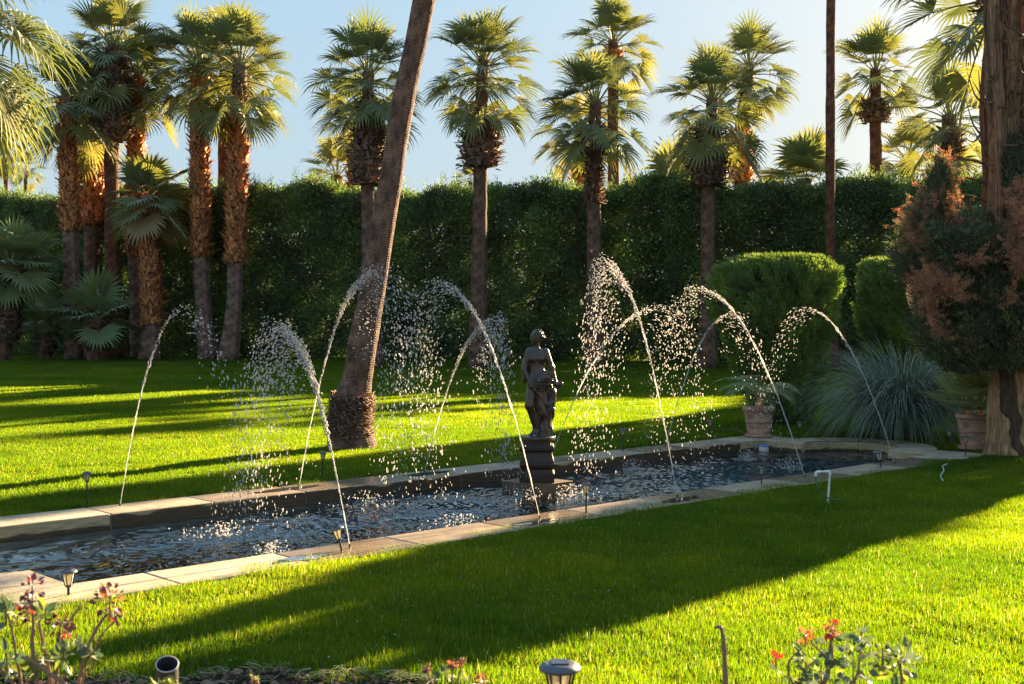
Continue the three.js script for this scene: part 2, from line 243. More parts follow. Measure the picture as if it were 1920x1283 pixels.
// ---------------------------------------------------------------- lawn grass
{
  const grassMat = leafMat(lin(1, 1, 1), 0.85, { vertexColors: true, roughness: 1, specularIntensity: 0.15 });
  const patch = (R, n, h0, h1, w, lean, sd) => {
    setSeed(sd); const b = new MB();
    for (let k = 0; k < n; k++) {
      const r = R * Math.sqrt(rnd()), a = rr(0, 6.283), x = r * Math.cos(a), z = r * Math.sin(a), h = rr(h0, h1) * (rnd() < 0.04 ? 1.35 : 1), az = rr(0, 6.283), l = h * Math.abs(gauss()) * lean, ww = w * rr(0.7, 1.3), q = rnd();
      const col = q < 0.035 ? [0.36, 0.32, 0.12] : q < 0.5 ? [0.082 * rr(0.8, 1.2), 0.172 * rr(0.85, 1.2), 0.002] : [0.158 * rr(0.8, 1.2), 0.215 * rr(0.85, 1.15), 0.002];
      const cx = Math.cos(az), cz = Math.sin(az), fa = rr(0, 6.283), px = Math.cos(fa) * ww / 2, pz = Math.sin(fa) * ww / 2;
      const A = b.v(x - px, 0, z - pz, 0, 0, col), B = b.v(x + px, 0, z + pz, 1, 0, col), C = b.v(x + cx * l * 0.35 - px * 0.8, h * 0.58, z + cz * l * 0.35 - pz * 0.8, 0, 0.6, col), D = b.v(x + cx * l * 0.35 + px * 0.8, h * 0.58, z + cz * l * 0.35 + pz * 0.8, 1, 0.6, col), E = b.v(x + cx * l, h * rr(0.85, 1), z + cz * l, 0.5, 1, col);
      b.q(A, B, D, C); b.t(C, D, E);
    }
    return b.geo();
  };
  const lists = [[], [], []], cols = [[], [], []];
  const tint = (x, z) => { const n = fbm(x * 0.35, z * 0.35, 1, 3), m = fbm(x * 1.7, z * 1.7, 5, 2); const k = 1 + n * 0.6 + m * 0.55; return lin(k * (1 + n * 0.5 + Math.max(0, m) * 0.5), k, k * 0.9); };
  const put = (zone, x, z, y, sc) => { lists[zone].push(M4(V(x, y, z), qE(0, rr(0, 6.283), 0), V(sc, sc * rr(0.85, 1.12) * (1 + fbm(x * 0.9, z * 0.9, 3, 2) * 0.75), sc))); cols[zone].push(tint(x, z)); };
  setSeed(5);
  const inView = (x, d, m) => Math.abs(x) < d * 0.405 + m;
  for (let d = 5.4; d < 25; d += 0.27) for (let x = -11; x < 11; x += 0.27) {          // fine turf near the camera and along the coping
    const X = x + rr(-0.1, 0.1), D = d + rr(-0.1, 0.1); if (!inView(X, D, 1.2)) continue;
    const [s, t] = poolST(X, -D), sd = outerSD(s, t); if (sd < (t > 0 && s < S1 - 0.5 ? -0.05 : 0.17)) continue;
    const nearSide = t > 0 || (s > S1 && t > -1.5);
    if (!(nearSide ? true : sd < 0.75) || D < bedEdge(X) + 0.12) continue;
    put(0, X, -D, D < 7.6 ? Math.max(-0.05, bank(X, D) - 0.02) : -0.05, nearSide ? 1 : 0.9);
  }
  for (let d = 12; d < 33; d += 0.55) for (let x = -15; x < 15; x += 0.55) {
    const X = x + rr(-0.2, 0.2), D = d + rr(-0.2, 0.2); if (!inView(X, D, 2)) continue;
    const [s, t] = poolST(X, -D), sd = outerSD(s, t); if (sd < 0.5 || (t > 0 && s < S1)) continue;
    put(1, X, -D, -0.045, 1);
  }
  for (let d = 32; d < 76; d += 1.35) for (let x = -34; x < 32; x += 1.35) { const X = x + rr(-0.5, 0.5), D = d + rr(-0.5, 0.5); if (!inView(X, D, 3)) continue; put(2, X, -D, -0.045, 1); }
  const G = [patch(0.25, 900, 0.045, 0.085, 0.005, 0.55, 21), patch(0.5, 2200, 0.045, 0.085, 0.008, 0.55, 22), patch(1.2, 5200, 0.05, 0.09, 0.017, 0.55, 23)];
  for (let k = 0; k < 3; k++) tag(inst('lawn_grass', G[k], grassMat, lists[k], null, cols[k]), ['mown green lawn grass around the near side of the pool', 'mown green lawn grass beyond the pool', 'mown green lawn grass back by the palms'][k], 'grass');
}
console.log('ground done');

// ---------------------------------------------------------------- foliage pieces
const leafShape = (b, p, dir, side, len, wid, fold, col) => {      // a folded diamond leaf
  const n = dir.clone().cross(side).normalize(), m = p.clone().addScaledVector(dir, len * 0.45), e = p.clone().addScaledVector(dir, len);
  const A = b.v(p.x, p.y, p.z, 0.5, 0, col), L = m.clone().addScaledVector(side, wid / 2).addScaledVector(n, fold), R = m.clone().addScaledVector(side, -wid / 2).addScaledVector(n, fold);
  const l = b.v(L.x, L.y, L.z, 0, 0.5, col), r = b.v(R.x, R.y, R.z, 1, 0.5, col), E = b.v(e.x, e.y, e.z, 0.5, 1, col);
  b.t(A, r, E); b.t(A, E, l);
};
const rdir = () => { const z = rr(-1, 1), a = rr(0, 6.283), q = Math.sqrt(1 - z * z); return V(q * Math.cos(a), z, q * Math.sin(a)); };
function sprig(n, size, len, wid, up, sd) {                         // a twig cluster of leaves
  setSeed(sd); const b = new MB();
  for (let k = 0; k < n; k++) {
    const ax = rdir(); ax.y = ax.y * 0.8 + up * 0.5; const p = ax.clone().multiplyScalar(size * Math.pow(rnd(), 0.5));
    const d = rdir().multiplyScalar(0.75).add(p.clone().normalize()).add(V(0, up, 0)).normalize(), s = d.clone().cross(rdir()).normalize(), k2 = rr(0.75, 1.25);
    leafShape(b, p, d, s, len * rr(0.7, 1.3), wid * rr(0.8, 1.2), wid * 0.15, [k2, k2, k2 * rr(0.8, 1)]);
  }
  return b.geo();
}
function plume(n, h, spread, len, wid, sd) {                        // upright conifer spray
  setSeed(sd); const b = new MB();
  for (let k = 0; k < n; k++) {
    const y = rnd(), r = spread * (1 - y * 0.85) * Math.sqrt(rnd()), a = rr(0, 6.283), p = V(r * Math.cos(a), y * h, r * Math.sin(a));
    const d = V(Math.cos(a) * 0.6 + gauss() * 0.3, 1, Math.sin(a) * 0.6 + gauss() * 0.3).normalize(), s = d.clone().cross(rdir()).normalize(), k2 = rr(0.7, 1.3);
    leafShape(b, p, d, s, len * rr(0.6, 1.3), wid * rr(0.7, 1.3), 0, [k2, k2, k2 * rr(0.7, 1)]);
  }
  return b.geo();
}
// ---------------------------------------------------------------- hedge
M.hedge = leafMat(lin(0.105, 0.17, 0.028), 0.42, { vertexColors: true, clearcoat: 0.2, clearcoatRoughness: 0.35 });
const hedgeSprig = sprig(64, 0.44, 0.15, 0.07, 0.35, 301);
function hedge(label, A, B, hA, hB, thick, per, sd, sc = 1) {
  setSeed(sd);
  const L = A.distanceTo(B), dir = B.clone().sub(A).normalize(), nor = V(-dir.z, 0, dir.x), g = thing('hedge', label, 'hedge', A.clone());
  const ms = [], cs = [], n = Math.round(L * (hA + hB) / 2 * per);
  const col = (u = 0, y = 0) => { const k = rr(0.65, 1.4) * (1 + 0.9 * nz(u * 0.55, y * 0.55, sd) + 0.5 * nz(u * 1.9, y * 1.9, sd + 5)); return lin(k * rr(0.85, 1.25), k, k * rr(0.8, 1.1)); };
  for (let k = 0; k < n; k++) {
    const u = rnd() * L, H = lerp(hA, hB, u / L) + nz(u * 0.35, sd) * 0.75 + nz(u * 1.3, sd + 3) * 0.3;
    const onTop = rnd() < 0.18, w = onTop ? rr(-1, 1) : (rnd() < 0.75 ? 1 : -1) * (1 - Math.pow(rnd(), 2) * 0.9);
    let y = onTop ? H - Math.pow(rnd(), 2) * 0.7 : rnd() * H;
    const bulge = 1 + nz(u * 0.8, y * 0.8, sd) * 0.5 + nz(u * 2.2, y * 2.2, sd) * 0.22, sh = Math.sqrt(clamp((H + 0.5 - y) / 1.4)) ;
    const p = dir.clone().multiplyScalar(u).addScaledVector(nor, w * thick / 2 * bulge * lerp(0.5, 1, sh)); p.y = y - 0.1;
    ms.push(M4(p, qE(rr(-0.5, 0.5), rr(0, 6.283), rr(-0.5, 0.5)), rr(0.75, 1.25) * sc)); cs.push(col(u, y));
  }
  for (let k = 0; k < L * 5; k++) { const u = rnd() * L, H = lerp(hA, hB, u / L) + nz(u * 0.35, sd) * 0.75 + nz(u * 1.3, sd + 3) * 0.3; const p = dir.clone().multiplyScalar(u).addScaledVector(nor, rr(-0.5, 0.5) * thick); p.y = H + rr(-0.1, 0.45); ms.push(M4(p, qE(rr(-0.3, 0.3), rr(0, 6.283), rr(-0.3, 0.3)), V(0.45, rr(0.8, 1.5), 0.45))); cs.push(col()); }
  inst('foliage', hedgeSprig, M.hedge, ms, g, cs);
  for (let k = 0; k < L / 1.6; k++) { const p = dir.clone().multiplyScalar((k + 0.5) * 1.6); const pts = [p, p.clone().add(V(rr(-0.2, 0.2), 2, rr(-0.1, 0.1))), p.clone().add(V(rr(-0.4, 0.4), hA * 0.8, rr(-0.2, 0.2)))]; mesh('stem', tubeGeo(pts, [0.09, 0.06, 0.03], 6), M.trunk, g); }
}
hedge('tall dense dark green hedge running along the back of the lawn behind the palms', V(-36, 0, -72.5), V(25, 0, -53.5), 8.75, 7.4, 2.4, 46, 401);
hedge('tall green hedge along the right side of the garden', V(24.5, 0, -54), V(19.5, 0, -33.5), 8.1, 8.1, 2.2, 24, 402, 1.25);
console.log('hedge done');

// ---------------------------------------------------------------- palms
// a fan leaf: petiole along +z, blade at its end; e = how far the leaf points above the level, so that tips hang to the ground
function fanLeaf(sd, e, o) {
  setSeed(sd);
  const { lp, R, n = 26, spread = 2.1, hang = 0.5, fold = 0.35, sag = 0.1, frac = 0.5, bend = 0.55 } = o, blade = new MB(), pet = new MB();
  const gy = -Math.cos(e), gz = -Math.sin(e);
  const pp = []; for (let k = 0; k <= 5; k++) { const z = k / 5; pp.push(V(0, gy * sag * lp * z * z, lp * z + gz * sag * lp * z * z)); }
  pet.tube(pp, (u) => lerp(0.03, 0.013, u) * Math.max(0.5, lp / 1.2), 5);
  const H = pp[5], tz = V(0, 0, 1).addScaledVector(V(0, gy, gz), 2 * sag + bend * Math.pow(Math.max(0.05, Math.cos(e)), 1.2)).normalize(), up = V(0, tz.z, -tz.y), G = V(0, gy, gz);
  const da = 2 * spread / n, RS = [0.02, 0.22, 0.45, 0.62, 0.8, 1.0], twist = rr(-0.25, 0.25);
  for (let i = 0; i < n; i++) {
    const a = -spread + (i + 0.5) * da, len = R * (0.66 + 0.34 * Math.cos(a * 0.62)) * rr(0.88, 1.08), hs = hang * rr(0.55, 1.45) * (0.7 + 0.3 * Math.abs(Math.sin(a)));
    const dir = tz.clone().multiplyScalar(Math.cos(a)).add(V(1, 0, 0).multiplyScalar(Math.sin(a))).addScaledVector(up, fold * Math.abs(Math.sin(a)) + twist * Math.sin(a) * 0.4).normalize();
    const sideV = V(1, 0, 0).multiplyScalar(Math.cos(a)).addScaledVector(tz, -Math.sin(a)).normalize(), nrm = dir.clone().cross(sideV).normalize();
    let p = H.clone(), d = dir.clone(), rows = [], prev = 0;
    for (let k = 0; k < RS.length; k++) {
      const r = RS[k]; p = p.clone().addScaledVector(d, (r - prev) * len); prev = r;
      const w = r <= frac ? r * len * Math.tan(da / 2) * 1.04 : lerp(frac * len * Math.tan(da / 2) * 0.95, 0.004, (r - frac) / (1 - frac));
      rows.push([p.clone().addScaledVector(sideV, -w), p.clone().addScaledVector(nrm, -w * 0.5), p.clone().addScaledVector(sideV, w)].map((q) => blade.v(q.x, q.y, q.z, a, r)));
      d = d.clone().addScaledVector(G, hs * (k < 1 ? 0.03 : k < 2 ? 0.08 : k < 3 ? 0.3 : k < 4 ? 0.75 : 1)).normalize();
    }
    for (let k = 0; k < RS.length - 1; k++) { const A = rows[k], B = rows[k + 1]; blade.q(A[0], A[1], B[1], B[0]); blade.q(A[1], A[2], B[2], B[1]); }
  }
  return { blade: blade.geo(), pet: pet.geo() };
}
const ELS = [1.3, 0.85, 0.4, 0.0, -0.45, -0.95].map((e) => e);
const leafSets = {};
function leafSet(key, o) { return leafSets[key] ??= ELS.map((e, i) => [0, 1].map((v) => fanLeaf(500 + i * 10 + v + key.length, e, { ...o, lp: o.lp, hang: o.hang * (v ? 1.25 : 0.85) }))); }
const bootGeo = (() => { const b = new MB(); const A = [[-0.5, 0, 0.02], [0.5, 0, 0.02], [0.32, 0.55, 0.28], [-0.32, 0.55, 0.28], [0.12, 1, 0.5], [-0.1, 0.95, 0.55], [0, 0.1, 0.2]].map((q) => b.v(...q)); b.t(A[0], A[6], A[3]); b.t(A[0], A[1], A[6]); b.t(A[1], A[2], A[6]); b.t(A[6], A[2], A[3]); b.q(A[3], A[2], A[4], A[5]); b.q(A[0], A[3], A[2], A[1]); return b.geo(); })();
const tcurve = (pts) => new THREE.CatmullRomCurve3(pts, false, 'centripetal');
// spine = [[px, py], ...] from base upward at depth d; rad = radii there; boots = [y0, y1, size, dark, extra radius]
function palm(o) {
  let { label, d, spine, rad, boots = [], set, n = 30, mats, cat = 'palm tree', group, trunkMat = M.trunk, sd, elo = -0.85, ehi = 1.5, spreadAz = null, wob = 0.03, crown = 0.35, dry = 0, ground = 0, scale = 1 } = o;
  if (set === big) n = Math.round(n * 1.35);
  setSeed(sd);
  const P = spine.map(([px, py]) => atDepth(px, py, d)), base = P[0].clone(); base.y = ground; P[0].y = ground - 0.06;
  const g = thing('palm_tree', label, cat, base, group); const loc = P.map((p) => p.clone().sub(base)), c = tcurve(loc), steps = o.steps ?? 40, pts = c.getPoints(steps);
  const radAt = (u) => { const x = u * (rad.length - 1), k = Math.min(rad.length - 2, Math.floor(x)); return lerp(rad[k], rad[k + 1], x - k); };
  const H = loc[loc.length - 1].y, yAt = pts.map((p) => p.y);
  const at = (y) => { let k = 0; while (k < steps - 1 && yAt[k + 1] < y) k++; const f = clamp((y - yAt[k]) / (yAt[k + 1] - yAt[k] || 1)); return [pts[k].clone().lerp(pts[k + 1], f), radAt((k + f) / steps)]; };
  mesh('trunk', tubeGeo(pts, radAt, 14, { wob: (i, a, len) => 1 + (o.steps ? wob * Math.sin(len * 55 + nz(Math.cos(a), len * 3, Math.sin(a)) * 5) * 0.5 : 0) + nz(Math.cos(a) * 1.2, len * 1.4, Math.sin(a) * 1.2 + sd) * 0.14, uvs: 2 }), trunkMat, g);
  boots.forEach(([py0, py1, size, dark, er, dens = 1], bi) => {
    const y0 = atDepth(0, py0, d).y - ground, y1 = atDepth(0, py1, d).y - ground, lo = Math.min(y0, y1), hi = Math.max(y0, y1), ms = [], cs = [];
    const rows = Math.max(3, Math.round((hi - lo) / (size * 0.5) * dens));
    for (let r = 0; r < rows; r++) {
      const y = lerp(lo, hi, r / rows), [cpt, R0] = at(y), prof = typeof er === 'function' ? er(r / rows) : er, R = R0 + prof, m = Math.max(6, Math.round(2 * Math.PI * R / (size * 0.52) * Math.sqrt(dens)));
      for (let k = 0; k < m; k++) { const a = (k + (r % 2) * 0.5 + rr(-0.3, 0.3)) / m * 6.283, s = size * rr(0.75, 1.3); ms.push(M4(V(cpt.x + Math.sin(a) * R * 0.97, cpt.y + rr(-0.3, 0.3) * size, cpt.z + Math.cos(a) * R * 0.97), qE((dark ? rr(0.1, 1.5) : rr(-0.35, 0.55)), a, rr(-0.35, 0.35)), V(s * rr(0.7, 1), s * rr(0.8, 1.3), s))); const q = rr(0.55, 1.35); cs.push(lin(q, q * rr(0.85, 1.05), q * rr(0.8, 1.05))); }
    }
    inst('leaf_bases', bootGeo, dark ? M.bootDark : M.boot, ms, g, cs);
    if (prof0(er) > 0.05) { const cpts = [], cr = []; for (let k = 0; k <= 8; k++) { const [q, R0] = at(lerp(lo, hi, k / 8)); cpts.push(q); cr.push(R0 + (typeof er === 'function' ? er(k / 8) : er) * 0.92); } mesh('old_leaf_sheath', tubeGeo(cpts, cr, 10), dark ? M.bootDark : M.boot, g); }
  });
  if (!n) return g;
  const top = loc[loc.length - 1], sets = leafSet(set.key, set);
  for (let k = 0; k < n; k++) {
    const f = (k + 0.5) / n, e = lerp(ehi, elo, Math.pow(f, 1.1)) + gauss() * 0.34, az = k * 2.39996 + gauss() * 0.4;
    let ci = 0; ELS.forEach((x, i) => { if (Math.abs(x - e) < Math.abs(ELS[ci] - e)) ci = i; });
    const L = sets[ci][k % 2], lg = new THREE.Group(); 
    const y = lerp(0.05, -crown * 1.3, Math.pow(f, 1.3)), m = f > 0.9 - dry ? (rnd() < dry * 2.5 ? M.leafDry : mats[2] || mats[0]) : mats[Math.floor(rnd() * Math.min(2, mats.length) * 0.999)];
    const lf = mesh('leaf', L.blade, m, g); lf.position.set(top.x + Math.sin(az) * 0.08, top.y + y, top.z + Math.cos(az) * 0.08); lf.rotation.set(-e, az, gauss() * 0.3, 'YXZ'); const s = scale * rr(0.78, 1.16); lf.scale.setScalar(s);
    mesh('petiole', L.pet, M.petiole, lf);
  }
  return g;
}
const prof0 = (er) => typeof er === 'function' ? er(0.5) : er;
const big = { key: 'big', lp: 1.42, R: 1.24, n: 26, hang: 0.4, fold: 0.42, sag: 0.18, frac: 0.5, bend: 0.16 };
const wide = { key: 'widest', lp: 1.0, R: 1.75, n: 30, bend: 0.15, hang: 0.28, fold: 0.25, sag: 0.08, frac: 0.62, spread: 2.2 };
const long = { key: 'longest', lp: 1.1, R: 1.65, n: 28, hang: 0.7, fold: 0.2, sag: 0.15, frac: 0.38 };
const small = { key: 'sm', lp: 0.32, R: 0.34, n: 18, bend: 0.05, hang: 0.12, fold: 0.2, sag: 0.05, frac: 0.4, spread: 1.9 };
const GA = [M.leafA, M.leafB, M.leafB], GB = [M.leafB, M.leafA, M.leafC], GC = [M.leafB, M.leafC, M.leafC];
const skirt = (a, b) => (u) => lerp(a, b, Math.sin(Math.min(1, u * 1.5) * 1.4));
const barrel = (w) => (u) => w * (0.55 + 0.45 * Math.sin(Math.PI * clamp(u * 0.8 + 0.25)));
// back row in front of the hedge
palm({ label: 'palm with dark shaggy leaf-base skirt half hidden behind the leaning palm trunk', d: 52, sd: 601, spine: [[700, 686], [694, 560], [690, 400], [690, 260], [690, 135]], rad: [0.42, 0.32, 0.27, 0.26, 0.24], boots: [[190, 345, 0.3, 1, barrel(0.32)]], set: big, n: 36, mats: GA, trunkMat: M.trunk, crown: 0.8 });
palm({ label: 'palm with a fat brown leaf-base barrel below its round crown, left of the statue', d: 52, sd: 602, spine: [[897, 687], [898, 560], [900, 400], [902, 260], [906, 112]], rad: [0.44, 0.31, 0.28, 0.27, 0.24], boots: [[205, 312, 0.3, 1, barrel(0.42)]], set: big, n: 40, mats: GA, crown: 0.9 });
palm({ label: 'palm with small dark skirt and smooth trunk standing just right of the statue', d: 52, sd: 603, spine: [[1118, 688], [1115, 560], [1114, 400], [1113, 280], [1117, 190]], rad: [0.46, 0.3, 0.27, 0.27, 0.24], boots: [[235, 288, 0.28, 1, barrel(0.22)], [300, 378, 0.2, 1, 0.03]], set: big, n: 30, mats: GA, crown: 0.6 });
palm({ label: 'palm with long brown leaf-base barrel standing left of the round clipped shrub', d: 52, sd: 604, spine: [[1327, 691], [1327, 560], [1328, 400], [1329, 280], [1336, 185]], rad: [0.44, 0.3, 0.27, 0.27, 0.24], boots: [[232, 348, 0.32, 1, barrel(0.4)]], set: big, n: 34, mats: GA, crown: 0.7 });
palm({ label: 'very tall slim palm trunk rising out of the picture behind the round clipped shrub', d: 52.5, sd: 605, spine: [[1557, 692], [1557, 500], [1557, 250], [1558, 0], [1560, -260]], rad: [0.38, 0.2, 0.195, 0.185, 0.17], boots: [], set: big, n: 24, mats: GA, trunkMat: M.trunkRed, crown: 0.5 });
// beyond the hedge
palm({ label: 'tallest palm beyond the hedge, its crown above the palm right of the statue', d: 64, sd: 606, spine: [[1152, 674], [1151, 400], [1150, 200], [1150, 75]], rad: [0.4, 0.3, 0.28, 0.24], boots: [[95, 150, 0.3, 0, 0.08]], set: big, n: 34, mats: GB, trunkMat: M.trunkRed, crown: 0.7, dry: 0.05 });
palm({ label: 'yellowish palm crown beyond the hedge, below and left of the palm right of the statue', d: 66, sd: 607, spine: [[1095, 672], [1092, 500], [1090, 380], [1088, 245]], rad: [0.4, 0.36, 0.36, 0.3], boots: [[280, 380, 0.35, 0, 0.06]], set: big, n: 26, mats: GC, elo: -1, crown: 0.4 });
palm({ label: 'palm with hanging yellow leaves right behind the barrel-trunk palm by the shrub', d: 63, sd: 608, spine: [[1390, 674], [1390, 400], [1390, 260], [1405, 120]], rad: [0.4, 0.36, 0.36, 0.26], boots: [[250, 340, 0.4, 0, 0.1]], set: big, n: 34, mats: GB, crown: 0.8 });
palm({ label: 'open-crowned palm with ringed trunk beyond the hedge, right of the very tall slim trunk', d: 60, sd: 609, spine: [[1645, 676], [1643, 500], [1642, 320], [1642, 132]], rad: [0.4, 0.3, 0.28, 0.26], boots: [[185, 228, 0.34, 1, barrel(0.34)]], set: big, n: 25, mats: GA, trunkMat: M.trunkRed, crown: 0.35 });
palm({ label: 'palm behind the dead brown branches of the old cypress', d: 56, sd: 610, spine: [[1788, 680], [1786, 500], [1783, 330], [1780, 215]], rad: [0.42, 0.36, 0.36, 0.3], boots: [[240, 330, 0.35, 1, 0.1]], set: big, n: 26, mats: GA, crown: 0.5 });
palm({ label: 'low fan palm showing over the hedge left of the very tall slim trunk', d: 60, sd: 611, spine: [[1508, 676], [1508, 500], [1508, 335]], rad: [0.4, 0.36, 0.34], set: wide, n: 14, mats: GA, elo: 0.1, crown: 0.2 });
palm({ label: 'low fan palm leaves poking over the hedge left of the barrel-trunk palm by the shrub', d: 60, sd: 612, spine: [[1268, 676], [1268, 500], [1268, 365]], rad: [0.4, 0.36, 0.34], set: wide, n: 10, mats: GA, elo: 0.1, crown: 0.2 });
palm({ label: 'yellow-green palm crown over the hedge between the open-crowned palm and the cypress', d: 64, sd: 613, spine: [[1702, 674], [1702, 500], [1702, 300]], rad: [0.4, 0.36, 0.34], set: big, n: 22, mats: GC, crown: 0.3 });
palm({ label: 'palm trunk and low crown beyond the hedge left of the leaning trunk', d: 68, sd: 614, spine: [[668, 668], [667, 450], [666, 330], [664, 215]], rad: [0.4, 0.34, 0.32, 0.3], boots: [[250, 360, 0.3, 0, 0.02]], set: big, n: 18, mats: GB, crown: 0.4, trunkMat: M.trunkRed });
palm({ label: 'low yellow palm crown over the hedge left of the leaning trunk', d: 70, sd: 615, spine: [[632, 664], [632, 480], [632, 330]], rad: [0.4, 0.34, 0.34], set: big, n: 16, mats: GC, elo: -0.5, crown: 0.2 });
palm({ label: 'tiny distant palm top above the hedge beside the barrel palm left of the statue', d: 150, sd: 616, spine: [[882, 620], [882, 500], [882, 342]], rad: [0.3, 0.25, 0.22], set: big, n: 20, mats: GA, crown: 0.3 });
palm({ label: 'tall thin distant palm at the left edge of the picture', d: 120, sd: 617, spine: [[14, 630], [12, 450], [10, 262]], rad: [0.3, 0.22, 0.2], set: big, n: 26, mats: GA, crown: 0.9, elo: -1.3, trunkMat: M.trunkRed });
palm({ label: 'small distant palm top between the left edge and the shaggy red-brown trunk', d: 140, sd: 618, spine: [[47, 622], [47, 450], [47, 318]], rad: [0.3, 0.25, 0.22], set: big, n: 20, mats: GB, crown: 0.3 });
// cluster on the left
const LP = [0.5, 0.39, 0.37, 0.35, 0.33];
palm({ label: 'leftmost tall shaggy red-brown trunk of the left palm cluster', d: 62, sd: 620, spine: [[138, 674], [136, 560], [131, 420], [127, 300], [124, 180]], rad: LP, boots: [[432, 195, 0.28, 0, 0.02]], set: big, n: 34, mats: GB, trunkMat: M.trunkPale, crown: 0.6, scale: 1.15 });
palm({ label: 'smooth-trunked palm with a big dark shaggy skirt in the left cluster', d: 63, sd: 621, spine: [[213, 673], [212, 560], [210, 420], [209, 280], [212, 85]], rad: [0.6, 0.42, 0.36, 0.34, 0.3], boots: [[100, 262, 0.36, 1, barrel(0.55)]], set: big, n: 40, mats: GA, trunkMat: M.trunkRed, crown: 0.8, scale: 1.2 });
palm({ label: 'shaggy palm right behind the short fan palm of the left cluster', d: 64.5, sd: 622, spine: [[262, 671], [258, 560], [252, 420], [254, 300], [258, 145]], rad: LP, boots: [[480, 150, 0.28, 0, 0.02]], set: big, n: 30, mats: GB, trunkMat: M.trunkPale, crown: 0.6, scale: 1.1 });
palm({ label: 'short palm with shaggy trunk and broad fan leaves in the middle of the left cluster', d: 61.5, sd: 623, spine: [[278, 674], [284, 600], [282, 500], [276, 420], [278, 365]], rad: [0.55, 0.44, 0.4, 0.38, 0.34], boots: [[610, 385, 0.26, 0, 0.02]], set: wide, n: 24, mats: GB, elo: -0.9, trunkMat: M.trunkPale, crown: 0.5, scale: 0.92, dry: 0.1 });
palm({ label: 'slightly curved palm, smooth grey below and shaggy above, left of the pair by the hedge', d: 62, sd: 624, spine: [[392, 674], [381, 580], [377, 470], [374, 300], [374, 118]], rad: [0.52, 0.38, 0.38, 0.38, 0.34], boots: [[482, 140, 0.28, 0, 0.02]], set: big, n: 36, mats: GA, trunkMat: M.trunkPale, crown: 0.8, scale: 1.2 });
palm({ label: 'thick shaggy orange-brown palm leaning slightly right, rightmost of the left cluster', d: 61, sd: 625, spine: [[427, 675], [438, 580], [441, 470], [446, 300], [450, 120]], rad: [0.52, 0.38, 0.37, 0.36, 0.33], boots: [[494, 185, 0.3, 0, 0.03]], set: big, n: 40, mats: GA, trunkMat: M.trunkPale, crown: 0.9, scale: 1.2 });
palm({ label: 'ringed palm trunk just behind the thick rightmost palm of the left cluster', d: 66, sd: 626, spine: [[424, 669], [424, 500], [423, 330], [424, 90]], rad: [0.5, 0.4, 0.4, 0.36], boots: [], set: big, n: 26, mats: GC, trunkMat: M.trunkRed, crown: 0.5, scale: 1.1 });
palm({ label: 'young stemless-looking fan palm with large upright leaves in front of the left cluster', d: 60.5, sd: 627, spine: [[177, 676], [177, 640], [180, 598]], rad: [0.36, 0.36, 0.3], boots: [[650, 600, 0.3, 1, 0.1]], set: wide, n: 18, mats: [M.leafPale, M.leafB, M.leafPale], elo: -0.45, crown: 0.2, scale: 0.9 });
palm({ label: 'small dark fan palm beside the shaggy left trunk, low under the others', d: 62, sd: 628, spine: [[86, 674], [87, 645], [88, 612]], rad: [0.3, 0.32, 0.26], boots: [[660, 610, 0.3, 1, 0.08]], set: wide, n: 12, mats: [M.leafPale, M.leafB, M.leafPale], elo: -0.4, crown: 0.15, scale: 0.65 });
palm({ label: 'broad low palm with shaggy dark trunk cut by the left edge of the picture', d: 60, sd: 629, spine: [[-2, 676], [8, 620], [14, 560], [22, 490]], rad: [0.5, 0.44, 0.42, 0.36], boots: [[640, 500, 0.32, 1, 0.12]], set: wide, n: 22, mats: [M.leafPale, M.leafB, M.leafPale], elo: -0.9, crown: 0.3, scale: 0.95 });
palm({ label: 'pale yellow hanging palm leaves between the two left shaggy trunks', d: 66, sd: 630, spine: [[172, 669], [172, 500], [172, 350], [170, 190]], rad: [0.42, 0.4, 0.4, 0.36], boots: [[220, 420, 0.45, 0, 0.12]], set: big, n: 26, mats: GC, crown: 0.8, elo: -1.2, scale: 1.1 });
// near ones
palm({ label: 'sunlit yellow-green palm fronds hanging into the top left corner', d: 23, sd: 631, spine: [[-170, 815], [-140, 500], [-105, 220], [-80, 40]], rad: [0.4, 0.26, 0.24, 0.22], boots: [[110, 50, 0.25, 0, 0.1]], set: long, n: 36, mats: [M.leafA, M.leafA, M.leafB], crown: 0.5, scale: 0.9 });
palm({ label: 'palm crown hanging into the picture beside the top of the old cypress', d: 31, sd: 632, spine: [[1860, 758], [1862, 500], [1864, 250], [1868, -25]], rad: [0.4, 0.24, 0.22, 0.22], boots: [[40, -30, 0.25, 1, 0.1]], set: big, n: 32, mats: GA, crown: 0.5, scale: 0.98 });
palm({ label: 'big leaning palm trunk with a swollen dark foot beyond the pool, left of the statue', d: 20.8, sd: 633, spine: [[660, 838], [655, 800], [660, 752], [668, 712], [686, 610], [705, 500], [727, 370], [751, 220], [775, 100], [795, 0], [870, -420]], rad: [0.42, 0.335, 0.325, 0.25, 0.228, 0.205, 0.19, 0.182, 0.178, 0.176, 0.17], boots: [[815, 738, 0.075, 1, 0.0, 1.2]], set: long, n: 34, mats: GA, trunkMat: M.trunk, crown: 0.5, wob: 0.018, steps: 200 });
console.log('palms done');

